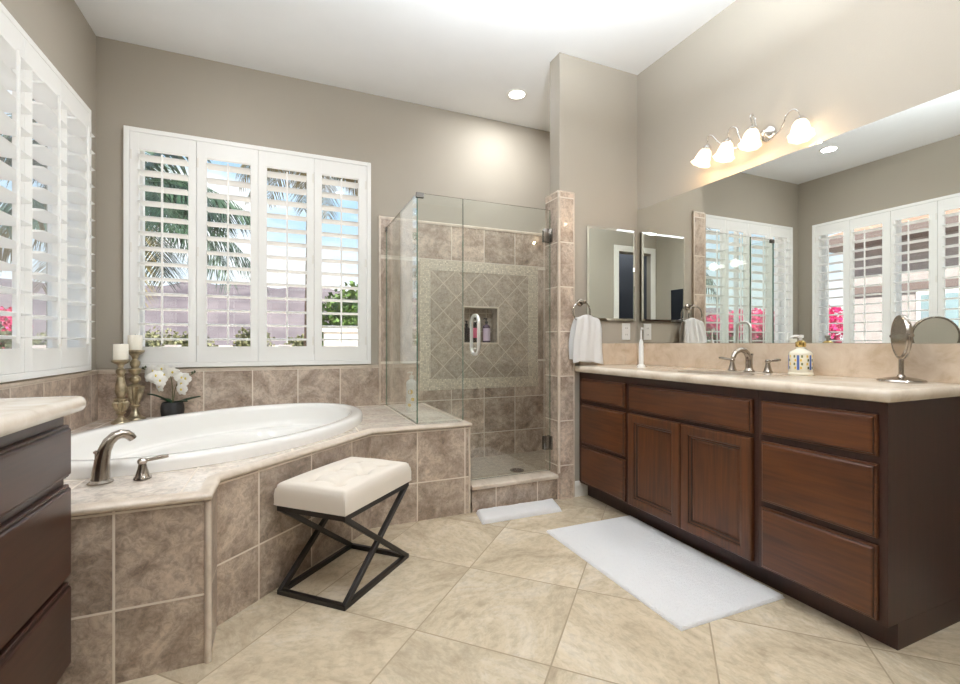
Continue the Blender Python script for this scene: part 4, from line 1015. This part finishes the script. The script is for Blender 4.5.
# ================================================================== THINGS ON THE TUB DECK
def candlestick(label, x, y, h, prof, fl):
    t = thing('candlestick', label, 'candlestick', (x, y, ZD+.0015), 'gold candlesticks in the tub corner')
    mb = MB(); mb.lathe([(r, z*h) for r, z in prof], (x, y, ZD+.0015), 48, flute=(fl[0]*h, fl[1]*h, 12, 0.13)); mb.build('turned_stem', M['gold'], t, smooth=True, angle=35)
    return t
p1 = [(0.001, 0), (0.046, 0), (0.048, 0.012), (0.045, 0.03), (0.036, 0.04), (0.026, 0.07), (0.014, 0.10), (0.013, 0.13), (0.026, 0.16), (0.016, 0.18), (0.026, 0.21), (0.036, 0.27), (0.038, 0.32), (0.028, 0.345), (0.034, 0.37), (0.034, 0.385),
      (0.018, 0.40), (0.022, 0.44), (0.030, 0.50), (0.026, 0.60), (0.017, 0.72), (0.022, 0.735), (0.014, 0.75), (0.024, 0.80), (0.024, 0.84), (0.012, 0.87), (0.018, 0.92), (0.040, 0.955), (0.046, 0.97), (0.046, 1.0), (0.001, 1.0)]
p2 = [(0.001, 0), (0.055, 0), (0.057, 0.012), (0.052, 0.03), (0.040, 0.04), (0.028, 0.07), (0.018, 0.13), (0.016, 0.17), (0.028, 0.19), (0.028, 0.205), (0.018, 0.22), (0.024, 0.26), (0.036, 0.36), (0.042, 0.44), (0.043, 0.475),
      (0.030, 0.50), (0.014, 0.52), (0.030, 0.56), (0.030, 0.60), (0.014, 0.64), (0.030, 0.68), (0.036, 0.72), (0.018, 0.75), (0.026, 0.79), (0.026, 0.83), (0.013, 0.87), (0.020, 0.92), (0.042, 0.96), (0.048, 0.97), (0.048, 1.0), (0.001, 1.0)]
# heights from the photo: tops at v=359 and v=350
c1 = (-0.880, 3.270); c2 = (-0.840, 3.385)
h1, h2 = 0.370, 0.424
candlestick('shorter antique gold turned candlestick in the tub corner', *c1, h1, p1, (0.21, 0.345))
candlestick('taller antique gold turned candlestick behind the shorter one', *c2, h2, p2, (0.24, 0.48))
for (cx_, cy_), h, lab in ((c1, h1, 'ivory pillar candle on the shorter gold candlestick'), (c2, h2, 'ivory pillar candle on the taller gold candlestick')):
    t = thing('pillar_candle', lab, 'candle', (cx_, cy_, ZD+h+.0015), 'ivory pillar candles'); zb = ZD+h+.002
    mb = MB(); mb.lathe([(0.001, 0), (0.036, 0), (0.0365, 0.004), (0.0365, 0.088), (0.034, 0.091), (0.026, 0.088), (0.001, 0.086)], (cx_, cy_, zb), 28); mb.build('wax', M['wax'], t, smooth=True)
    mb = MB(); mb.tube([(cx_, cy_, zb+.085), (cx_+.001, cy_, zb+.097)], 0.0012, 6); mb.build('wick', M['dark'], t)
# orchid in a black pot
ox, oy = -0.645, 3.375; oz = ZD+.0015
orc = thing('potted_orchid', 'white orchid in a small black pot on the deck behind the tub', 'potted plant', (ox, oy, oz))
mb = MB(); mb.lathe([(0.001, 0), (0.050, 0), (0.058, 0.012), (0.063, 0.045), (0.062, 0.075), (0.056, 0.098), (0.050, 0.100), (0.048, 0.09), (0.001, 0.088)], (ox, oy, oz), 32); mb.build('pot', M['black'], orc, smooth=True)
def leaf_mb(mb, base, d, ln, wd_, lift, droop):
    d = Vector(d).normalized(); s_ = Vector((-d.y, d.x, 0)); n = 10; rows = []
    for i in range(n+1):
        t_ = i/n; w2 = wd_*math.sin(PI*min(1, (t_*0.93+0.07)))**0.7*0.5; c = Vector(base)+d*ln*t_+Vector((0, 0, lift*t_-droop*t_*t_))
        rows.append([mb.bm.verts.new(c-s_*w2+Vector((0, 0, .006*w2/wd_*2))), mb.bm.verts.new(c-Vector((0, 0, .004))), mb.bm.verts.new(c+s_*w2+Vector((0, 0, .006*w2/wd_*2)))])
    for a, b in zip(rows, rows[1:]):
        for k in range(2): mb.bm.faces.new((a[k], a[k+1], b[k+1], b[k]))
for (d, ln, wd_, li, dr_) in (((-0.8, -0.35, 0), 0.13, 0.045, 0.12, 0.045), ((0.9, 0.2, 0), 0.15, 0.042, 0.05, 0.01), ((0.75, -0.5, 0), 0.11, 0.045, 0.05, 0.03), ((-0.6, 0.4, 0), 0.09, 0.045, 0.06, 0.03)):
    mb = MB(); leaf_mb(mb, (ox, oy, oz+.085), d, ln, wd_, li, dr_)
    lf = mb.build('leaf', M['leaf'], orc, smooth=True); m_ = lf.modifiers.new('t', 'SOLIDIFY'); m_.thickness = 0.002
rt = Vector((math.cos(TH), -math.sin(TH), 0))
def P_(a, up, dep=0): return Vector((ox, oy, oz))+rt*a+Vector((0, 0, up))+Vector((math.sin(TH), math.cos(TH), 0))*dep
stems = [bez(P_(0, .08), P_(.0, .20), P_(.02, .30, -.02), P_(-.05, .305, -.03)), bez(P_(-.05, .305, -.03), P_(-.09, .30, -.03), P_(-.13, .29, -.04), P_(-.155, .31, -.04), 8), bez(P_(.005, .08), P_(.01, .2), P_(.03, .235), P_(.085, .25, -.02)),
         bez(P_(.085, .25, -.02), P_(.11, .26, -.02), P_(.13, .27, -.02), P_(.15, .285, -.02), 6)]
mb = MB()
for s_ in stems: mb.tube([tuple(p) for p in s_], 0.0024, 8)
mb.build('stem', M['stem'], orc, smooth=True)
fl_pos = [(-.115, .255, -.03), (-.085, .295, -.05), (-.055, .265, -.07), (-.045, .305, -.03), (-.02, .27, -.04), (-.035, .235, -.06), (.015, .285, -.02), (-.13, .285, -.02), (.085, .215, -.04), (.105, .245, -.03), (.07, .25, -.02), (.09, .18, -.05), (-.045, .20, -.05)]
rnd = random.Random(5)
for (a, b, c_) in fl_pos:
    cpt = P_(a, b, c_); face = Vector((-math.sin(TH)+rnd.uniform(-.5, .5), -math.cos(TH)+rnd.uniform(-.2, .2), rnd.uniform(-.25, .2))).normalized()
    uu = face.cross(Vector((0, 0, 1))).normalized(); vv = uu.cross(face)
    mb = MB(); spin = rnd.uniform(-.3, .3)
    for k in range(5):
        ang = spin+PI/2+k*2*PI/5; big = 0.042 if k in (1, 4) else 0.037; wdt = 0.046 if k in (1, 4) else 0.030
        dd = uu*math.cos(ang)+vv*math.sin(ang); ss = face.cross(dd); rows = []
        for i in range(6):
            t_ = i/5; w2 = wdt*0.5*max(0.15, math.sin(PI*(0.10+0.84*t_))**0.7)
            cc = cpt+dd*big*t_+face*(0.004*math.sin(t_*PI)-0.004*t_)
            rows.append([mb.bm.verts.new(cc-ss*w2), mb.bm.verts.new(cc+face*0.003), mb.bm.verts.new(cc+ss*w2)])
        for r1, r2 in zip(rows, rows[1:]):
            for q_ in range(2): mb.bm.faces.new((r1[q_], r1[q_+1], r2[q_+1], r2[q_]))
    fo = mb.build('flower', M['petal'], orc, smooth=True, merge=False, recalc=False)
    mb = MB(); mb.lathe([(0.001, -0.006), (0.006, 0), (0.005, 0.006), (0.001, 0.010)], cpt+face*0.006, 8)
    mb.build('lip', M['lip'], fo, smooth=True)
mb = MB()
for (a, b, c_) in ((-.155, .312, -.04), (-.14, .318, -.04), (.15, .288, -.02), (.135, .282, -.02)): mb.lathe([(0.001, -0.008), (0.006, -0.003), (0.006, 0.004), (0.001, 0.010)], P_(a, b, c_), 8)
mb.build('bud', plain('dark_bud', lin(60, 66, 40), 0.5), orc, smooth=True)

# ================================================================== STOOL
B1, B2, B3, B4 = Vector((-0.030, 1.983, 0)), Vector((0.205, 1.757, 0)), Vector((0.532, 2.084, 0)), Vector((0.297, 2.310, 0))
cen = (B1+B2+B3+B4)/4
st = thing('stool', 'tufted cream stool on a black crossed metal frame', 'stool', cen)
w_ = 0.020; zt_ = 0.352
e1 = (B3-B2).normalized(); e2 = (B1-B2).normalized()
def ins(p):  # corner post centre, inset by half the bar
    d = (cen-p); return p+(e1*(1 if d.dot(e1) > 0 else -1)+e2*(1 if d.dot(e2) > 0 else -1))*w_/2
C_ = [ins(b) for b in (B1, B2, B3, B4)]
mb = MB()
for i in range(4):
    a, b = C_[i], C_[(i+1) % 4]; dd = (b-a).normalized()*w_/2
    mb.bar(a-dd+Vector((0, 0, w_/2)), b+dd+Vector((0, 0, w_/2)), w_, w_, 0.002)
mb.build('base_frame', M['iron'], st)
mb = MB()
for i in range(4):
    a, b = C_[i], C_[(i+1) % 4]; dd = (b-a).normalized()*w_/2
    mb.bar(a-dd+Vector((0, 0, zt_-w_/2)), b+dd+Vector((0, 0, zt_-w_/2)), w_, w_, 0.002)
mb.build('seat_frame', M['iron'], st)
for (a, b) in ((C_[1], C_[2]), (C_[0], C_[3])):
    for (p, q) in ((a, b), (b, a)):
        mb = MB(); mb.bar(p+Vector((0, 0, w_*0.6)), q+Vector((0, 0, zt_-w_*0.6)), w_, w_, 0.002); mb.build('leg', M['iron'], st)
# cushion with deep tufts
LN, WD = (B3-B2).length+0.008, (B1-B2).length+0.008
nu, nv = 72, 50; mb = MB(); tf_ = []
for i in (0.18, 0.5, 0.82):
    for j in (0.27, 0.71): tf_.append((i*LN, j*WD))
def cush(u, v):
    x, y = u*LN, v*WD
    ex = min(x, LN-x, y, WD-y); r = 0.022
    ed = 1-math.sqrt(max(0, 1-(1-min(ex, r)/r)**2)) if ex < r else 0
    z = 0.090+0.014*math.sin(PI*u)**0.5*math.sin(PI*v)**0.5-ed*r
    for (tx, ty) in tf_:
        d = math.hypot(x-tx, y-ty); z -= 0.026*math.exp(-(d/0.020)**2)+0.013*math.exp(-(d/0.046)**2)
    # soft pleats joining the buttons
    for i in range(len(tf_)):
        for j in range(i+1, len(tf_)):
            a = Vector(tf_[i]); b = Vector(tf_[j]); L_ = (b-a).length
            if L_ > 0.23: continue
            t_ = max(0, min(1, (Vector((x, y))-a).dot(b-a)/L_**2)); d = (Vector((x, y))-a-(b-a)*t_).length
            z -= 0.010*math.exp(-(d/0.010)**2)*(0.4 if L_ > 0.19 else 1)
    return z
org = B2-e1*0.004-e2*0.004
G = [[mb.bm.verts.new(org+e1*(i/nu*LN)+e2*(j/nv*WD)+Vector((0, 0, zt_+0.002+cush(i/nu, j/nv)))) for j in range(nv+1)] for i in range(nu+1)]
for i in range(nu):
    for j in range(nv): mb.bm.faces.new((G[i][j], G[i+1][j], G[i+1][j+1], G[i][j+1]))
rim = [G[i][0] for i in range(nu)]+[G[nu][j] for j in range(nv)]+[G[i][nv] for i in range(nu, 0, -1)]+[G[0][j] for j in range(nv, 0, -1)]
prev = rim
for zz, o in ((0.045, 0.0035), (0.012, 0.003), (0.004, 0.004), (0.0, -0.002)):
    ring = []
    for v in rim:
        d = Vector((v.co.x-cen.x, v.co.y-cen.y, 0)); a = d.dot(e1)/(LN/2); b = d.dot(e2)/(WD/2)
        off = (e1*(1 if a > 0 else -1) if abs(abs(a)-1) < .03 else Vector((0, 0, 0)))+(e2*(1 if b > 0 else -1) if abs(abs(b)-1) < .03 else Vector((0, 0, 0)))
        ring.append(mb.bm.verts.new((v.co.x+off.x*o, v.co.y+off.y*o, zt_+0.002+zz)))
    n = len(rim)
    for i in range(n): mb.bm.faces.new((prev[i], prev[(i+1) % n], ring[(i+1) % n], ring[i]))
    prev = ring
mb.bm.faces.new(prev)
mb.build('cushion', M['linen'], st, smooth=True, angle=60)
for k, (tx, ty) in enumerate(tf_):
    p = org+e1*tx+e2*ty+Vector((0, 0, zt_+0.002+cush(tx/LN, ty/WD)))
    mb = MB(); mb.lathe([(0.001, -0.002), (0.008, -0.001), (0.008, 0.002), (0.005, 0.005), (0.001, 0.006)], p, 14); mb.build('button', M['linen'], st, smooth=True)

# ================================================================== MATS
def mat_mb(corners, th, seed, wob=0.003, n=(60, 90), ribs=0.0):
    mb = MB(); rnd = random.Random(seed); a, b, c, d = [Vector(p) for p in corners]; nu, nv = n; G = []
    for i in range(nu+1):
        row = []
        for j in range(nv+1):
            u, v = i/nu, j/nv; p = (a*(1-u)+b*u)*(1-v)+(d*(1-u)+c*u)*v
            e = min(u*(b-a).length, (1-u)*(b-a).length, v*(d-a).length, (1-v)*(d-a).length); r = th*0.9
            z = th*(math.sqrt(max(0, 1-(1-min(e, r)/r)**2)) if e < r else 1)
            z += wob*(mnoise.noise(Vector((p.x*14, p.y*14, seed)))*0.8+mnoise.noise(Vector((p.x*60, p.y*60, seed)))*0.5)*(min(1, e/0.02))
            if ribs: z += ribs*math.sin(v*(d-a).length/0.009*PI)*min(1, e/0.02)*0.5
            row.append(mb.bm.verts.new((p.x, p.y, 0.0012+max(0.0008, z))))
        G.append(row)
    for i in range(nu):
        for j in range(nv): mb.bm.faces.new((G[i][j], G[i+1][j], G[i+1][j+1], G[i][j+1]))
    rim = [G[i][0] for i in range(nu)]+[G[nu][j] for j in range(nv)]+[G[i][nv] for i in range(nu, 0, -1)]+[G[0][j] for j in range(nv, 0, -1)]
    low = [mb.bm.verts.new((v.co.x, v.co.y, 0.0006)) for v in rim]; m = len(rim)
    for i in range(m): mb.bm.faces.new((rim[i], rim[(i+1) % m], low[(i+1) % m], low[i]))
    mb.bm.faces.new(low)
    return mb
o = mat_mb([(1.262, 1.178), (1.800, 1.172), (1.822, 2.072), (1.268, 2.080)], 0.012, 2, 0.004, (90, 160), 0.003).build('bath_mat', M['terry'], None, smooth=True, angle=70)
tag(o, 'large white cotton bath mat on the floor in front of the sink cabinet', 'bath mat')
o = mat_mb([(0.998, 2.300), (1.508, 2.292), (1.555, 2.462), (1.030, 2.470)], 0.026, 4, 0.004, (60, 30)).build('bath_towel', M['terry'], None, smooth=True, angle=70)
tag(o, 'folded white towel on the floor at the foot of the shower curb', 'towel')

# ================================================================== OUTDOORS
def simple_var(name, c1, c2, rough=0.8, scale=3.0):
    m, N, L, p = base_mat(name); tc = N.new('ShaderNodeTexCoord'); n = N.new('ShaderNodeTexNoise'); n.inputs['Scale'].default_value = scale; n.inputs['Detail'].default_value = 6
    L.new(tc.outputs['Object'], n.inputs['Vector']); r = N.new('ShaderNodeValToRGB'); L.new(n.outputs['Fac'], r.inputs[0])
    r.color_ramp.elements[0].position = 0.35; r.color_ramp.elements[0].color = c1; r.color_ramp.elements[1].position = 0.65; r.color_ramp.elements[1].color = c2
    L.new(r.outputs[0], p.inputs['Base Color']); p.inputs['Roughness'].default_value = rough; return m
M['ground'] = simple_var('desert_gravel', lin(206, 190, 172), lin(224, 210, 194), 0.95, 0.8)
M['hill'] = simple_var('hazy_mountain_rock', lin(88, 79, 83), lin(116, 106, 108), 0.95, 0.05)
M['palm'] = simple_var('palm_frond_green', lin(22, 44, 33), lin(58, 84, 58), 0.5, 2.0)
M['palmy'] = simple_var('palm_frond_yellow', lin(84, 78, 36), lin(130, 112, 50), 0.6, 2.0)
M['trunk'] = simple_var('palm_trunk', lin(92, 74, 58), lin(128, 106, 86), 0.9, 12)
M['shrub'] = simple_var('desert_shrub', lin(84, 88, 58), lin(134, 132, 96), 0.8, 3)
M['bush'] = simple_var('bright_bush', lin(56, 86, 36), lin(104, 134, 56), 0.7, 3)
M['boug'] = simple_var('bougainvillea_leaf', lin(58, 66, 46), lin(98, 104, 74), 0.7, 4)
M['magenta'] = simple_var('magenta_bract', lin(186, 18, 82), lin(214, 52, 120), 0.6, 6)
M['maroon'] = simple_var('maroon_bract', lin(104, 30, 52), lin(140, 44, 70), 0.7, 6)  # darker red bracts, low in each bush
M['stucco'] = simple_var('beige_stucco', lin(158, 150, 148), lin(170, 162, 160), 0.9, 6)
M['fascia'] = plain('brown_fascia', lin(112, 98, 94), 0.7)
M['rooftile'] = simple_var('clay_roof', lin(150, 112, 92), lin(176, 140, 118), 0.85, 5)
M['blockwall'] = simple_var('white_block_wall', lin(214, 208, 202), lin(232, 228, 222), 0.9, 4)
M['houseglass'] = plain('reflective_window', lin(150, 172, 178), 0.08, 0.3)

mb = MB(); mb.quad([(-400, -300, -0.15), (400, -300, -0.15), (400, 500, -0.15), (-400, 500, -0.15)]); struct(mb.build('ground', M['ground']))
def ridge(y0, x0, x1, prof, depth, seed, name, label):
    mb = MB(); n = 120; m = 26; G = []
    for i in range(n+1):
        u = i/n; x = x0+(x1-x0)*u; hh = prof(x); row = []
        for j in range(m+1):
            v = j/m; y = y0+depth*v; base = math.sin(min(1, v/0.55)*PI/2)**1.3 if v < 0.55 else math.cos((v-0.55)/0.45*PI/2)
            z = -0.5+hh*base*(1+0.18*mnoise.fractal(Vector((x*0.02, y*0.03, seed)), 1.0, 2.1, 5))
            row.append(mb.bm.verts.new((x, y, z)))
        G.append(row)
    for i in range(n):
        for j in range(m): mb.bm.faces.new((G[i][j], G[i+1][j], G[i+1][j+1], G[i][j+1]))
    o = mb.build(name, M['hill'], None, smooth=True, angle=80); tag(o, label, 'mountain')
def hp(x):
    return 31+5*mnoise.noise(Vector((x*0.012, 1.3, 0)))+2.2*mnoise.noise(Vector((x*0.05, 7, 0)))
ridge(210, -360, 260, hp, 160, 3.0, 'mountain_ridge', 'hazy purple mountain ridge far outside the back window')

def foliage_mb(mb, c, rad, n, size, seed, up=0.3, mi=0, zmin=None, ang=None):
    rnd = random.Random(seed); c = Vector(c)
    for k in range(n):
        while True:
            p = Vector((rnd.uniform(-1, 1), rnd.uniform(-1, 1), rnd.uniform(-1, 1)))
            if 0.35 < p.length < 1: break
        q = Vector((c.x+p.x*rad[0], c.y+p.y*rad[1], c.z+p.z*rad[2]))
        if zmin is not None and q.z < zmin: continue
        d = Vector((rnd.gauss(0, 1), rnd.gauss(0, 1), rnd.gauss(0, 1)+up)).normalized(); s_ = d.cross(Vector((rnd.gauss(0, 1), rnd.gauss(0, 1), rnd.gauss(0, 1)))).normalized()
        L_ = size*rnd.uniform(0.6, 1.3); W_ = L_*0.42
        vs = [mb.bm.verts.new(q), mb.bm.verts.new(q+d*L_*0.5+s_*W_), mb.bm.verts.new(q+d*L_), mb.bm.verts.new(q+d*L_*0.5-s_*W_)]
        mb.bm.faces.new(vs).material_index = mi
def bush(name, label, cat, base, rad, n, size, seed, mat, group=None, stem=True):
    x, y, z = base; t = thing(name, label, cat, base, group)
    mb = MB()
    if rad[2] > 0.5:
        rnd = random.Random(seed)
        for k in range(7):
            foliage_mb(mb, (x+rnd.uniform(-.5, .5)*rad[0], y+rnd.uniform(-.5, .5)*rad[1], z+rad[2]*rnd.uniform(0.55, 1.35)), (rad[0]*.55, rad[1]*.55, rad[2]*.5), n//7, size, seed*10+k, zmin=z+0.03)
    else: foliage_mb(mb, (x, y, z+rad[2]), rad, n, size, seed, zmin=z+0.02)
    mb.build('foliage', mat, t, merge=False, recalc=False)
    mb = MB(); rnd = random.Random(seed+1)
    for k in range(5): mb.tube([(x, y, z-0.02), (x+rnd.uniform(-.3, .3)*rad[0], y+rnd.uniform(-.3, .3)*rad[1], z+rad[2]*1.1)], [0.02, 0.008], 6)
    mb.build('stem', M['trunk'], t)
    return t
def palm(name, label, base, htop, trunk_r, nfr, ln, seed, yellow=0.25, droop=1.0, rad_dir=None):
    t = thing(name, label, 'palm tree', base); x, y, z = base; rnd = random.Random(seed)
    mb = MB(); k = 14
    mb.tube([(x+0.05*math.sin(i/k*2), y, z-0.05+(htop+0.05)*i/k) for i in range(k+1)], [trunk_r*(1.25-0.3*i/k+0.05*(i % 2)) for i in range(k+1)], 14); mb.build('trunk', M['trunk'], t, smooth=True)
    top = Vector((x+0.05*math.sin(2), y, z+htop))
    mb = MB()
    for f_ in range(nfr):
        az = 2*PI*f_/nfr*2.618+rnd.uniform(-.2, .2); el = rnd.uniform(-0.55, 1.1); yl = 1 if (el < -0.1 and rnd.random() < yellow*2.2) else 0
        d0 = Vector((math.cos(az), math.sin(az), 0)); L_ = ln*rnd.uniform(0.85, 1.1); prev = None; n = 26
        spine = []
        for i in range(n+1):
            s_ = i/n*L_; h = math.sin(el)*s_-droop*0.42*s_*s_/ln*(0.6+0.4*math.cos(el)); spine.append(top+d0*s_*math.cos(el)*(1-0.15*i/n)+Vector((0, 0, h)))
        mb.tube([tuple(p) for p in spine[::3]], [0.014*(1-i/10) for i in range(len(spine[::3]))], 5, mi=yl)
        side = Vector((-d0.y, d0.x, 0))
        for i in range(4, n+1):
            p = spine[i]; tan = (spine[i]-spine[i-1]).normalized(); q = i/n
            ll = ln*0.40*math.sin(PI*(0.12+0.82*q))**0.6
            for sg in (-1, 1):
                for rep in range(2):
                    dd = (side*sg*(0.85+rnd.uniform(-.1, .1))+tan*(0.5+0.25*rep)+Vector((0, 0, -0.15-0.55*droop*rnd.uniform(.5, 1.1)))).normalized()
                    p0 = p+tan*rep*L_/n*0.5; w2 = tan*0.014
                    m1 = p0+dd*ll*0.5; e_ = p0+dd*ll+Vector((0, 0, -0.12*ll*droop))
                    a = [mb.bm.verts.new(v) for v in (p0-w2*.6, p0+w2*.6, m1+w2, m1-w2)]; b = mb.bm.verts.new(e_)
                    mb.bm.faces.new(a).material_index = yl; mb.bm.faces.new((a[3], a[2], b)).material_index = yl
    mb.build('frond_crown', [M['palm'], M['palmy']], t, merge=False, recalc=False)
palm('palm_tree', 'palm with hanging green fronds outside the left shutters of the back window', (-1.95, 7.1, -0.15), 3.15, 0.16, 26, 1.75, 11, 0.35, 1.15)
palm('palm_tree', 'tall slim palm outside, its fronds across the top of the right shutters', (0.42, 9.0, -0.15), 5.10, 0.10, 30, 1.45, 12, 0.9, 1.2)
bush('leafy_bush', 'bright green bush outside the rightmost shutter of the back window', 'bush', (1.30, 10.5, -0.15), (0.85, 0.7, 1.45), 3000, 0.12, 21, M['bush'])
rnd = random.Random(9)
for k, (x, y, r, h) in enumerate([(-11.5, 24, 1.5, 0.85), (-8.2, 22, 1.3, 0.75), (-5.6, 25, 1.6, 0.85), (-3.2, 21, 1.2, 0.72), (-1.2, 24, 1.3, 0.9), (1.2, 22, 1.3, 0.72), (3.6, 25, 1.5, 0.8), (5.6, 22, 1.2, 0.75)]):
    nm = ['first', 'second', 'third', 'fourth', 'fifth', 'sixth', 'seventh', 'eighth'][k]
    h *= 1.25
    bush('desert_shrub', '%s pale green desert shrub from the left in the row beyond the back window' % nm, 'shrub', (x, y, -0.15), (r, 0.8, h), 1300, 0.16, 40+k, M['shrub'], 'desert shrubs beyond the garden')
mb = MB(); mb.box((-14, 18, -0.15), (14, 18.25, 0.85)); 
for k in range(9): mb.box((-14+k*3.45, 17.9, -0.15), (-13.6+k*3.45, 18.35, 0.93))
tag(mb.build('garden_wall', M['stucco']), 'long low tan garden wall in front of the desert shrubs', 'wall')
mb = MB(); mb.box((0.60, 8.0, -0.15), (1.30, 8.18, 1.18), 0.01); mb.box((0.56, 7.97, 1.18), (1.34, 8.21, 1.24), 0.01)
tag(mb.build('garden_pillar_wall', M['blockwall']), 'short white block wall in front of the bright green bush', 'wall')
# bougainvillea hedge between the two windows, and the neighbour's house
for k, (x, y, r, h) in enumerate([(-4.6, 5.35, 0.55, 0.86), (-4.6, 6.7, 0.60, 0.88), (-4.7, 8.1, 0.62, 0.90), (-4.8, 9.6, 0.62, 0.92), (-4.9, 11.0, 0.55, 0.85)]):
    lab = ['bougainvillea with magenta bracts nearest outside the left window', 'bougainvillea bush second along the hedge outside', 'bougainvillea bush in the middle of the hedge outside', 'bougainvillea bush fourth along the hedge outside', 'smallest bougainvillea bush, last of the hedge outside'][k]
    t = bush('bougainvillea', lab, 'bush', (x, y, -0.15), (r, r, h), 2600, 0.085, 60+k, M['boug'], 'bougainvillea hedge')
    mb = MB(); foliage_mb(mb, (x, y, 1.45*h+0.10), (r*1.0, r*1.0, 0.40*h), 1500, 0.07, 80+k); mb.build('bracts', M['magenta'], t, merge=False, recalc=False)
    mb = MB(); foliage_mb(mb, (x, y, 0.8*h), (r*1.02, r*1.02, 0.75*h), 1500, 0.075, 95+k, zmin=-0.1); mb.build('lower_bracts', M['maroon'], t, merge=False, recalc=False)
hs = thing('neighbour_house', 'single-storey beige house with brown eaves outside the left window', 'house', (-8.5, 0.5, -0.15))
mb = MB(); mb.box((-12, -5, -0.15), (-6.3, 5.7, 2.95)); mb.build('wall', M['stucco'], hs)
mb = MB(); mb.box((-12.3, -5.4, 2.95), (-5.7, 6.1, 3.13), 0.01); mb.build('fascia', M['fascia'], hs)
mb = MB(); v = [(-12.3, -5.4, 3.13), (-5.7, -5.4, 3.13), (-5.7, 6.1, 3.13), (-12.3, 6.1, 3.13), (-9, -3.5, 4.4), (-9, 3.4, 4.4)]; V = [mb.bm.verts.new(p) for p in v]
for q_ in ((0, 1, 4), (1, 2, 5, 4), (2, 3, 5), (3, 0, 4, 5), (0, 1, 2, 3)): mb.bm.faces.new([V[i] for i in q_])
mb.build('roof', M['rooftile'], hs)
for (ya, yb) in ((2.6, 4.6), (-0.6, 1.4)):
    mb = MB(); mb.box((-6.3, ya, 0.75), (-6.26, yb, 1.95), 0.005); fr_ = mb.build('window', M['trim'], hs)
    mb = MB(); mb.box((-6.262, ya+.07, 0.82), (-6.25, (ya+yb)/2-.03, 1.88)); mb.box((-6.262, (ya+yb)/2+.03, 0.82), (-6.25, yb-.07, 1.88))
    mb.build('pane', M['houseglass'], fr_)
mb = MB(); mb.box((-6.31, -5, 1.98), (-6.22, 5.7, 2.14), 0.01); mb.build('band_trim', M['fascia'], hs)

# daylight portals in the two window openings (sampling guides only, they give no light of their own)
for nm, loc, rot, sx, sy in (('window_portal', ((WIN1[0]+WIN1[1])/2, YB+0.15, 1.59), (-PI/2, 0, 0), 1.45, 1.45), ('window_portal', (XL-0.15, (WIN2[0]+WIN2[1])/2, 1.59), (PI/2, 0, -PI/2), 1.42, 1.45)):
    ld = bpy.data.lights.new(nm, 'AREA'); ld.shape = 'RECTANGLE'; ld.size = sx; ld.size_y = sy; ld.cycles.is_portal = True
    o = bpy.data.objects.new(nm, ld); COL.objects.link(o); o.location = loc; o.rotation_euler = rot
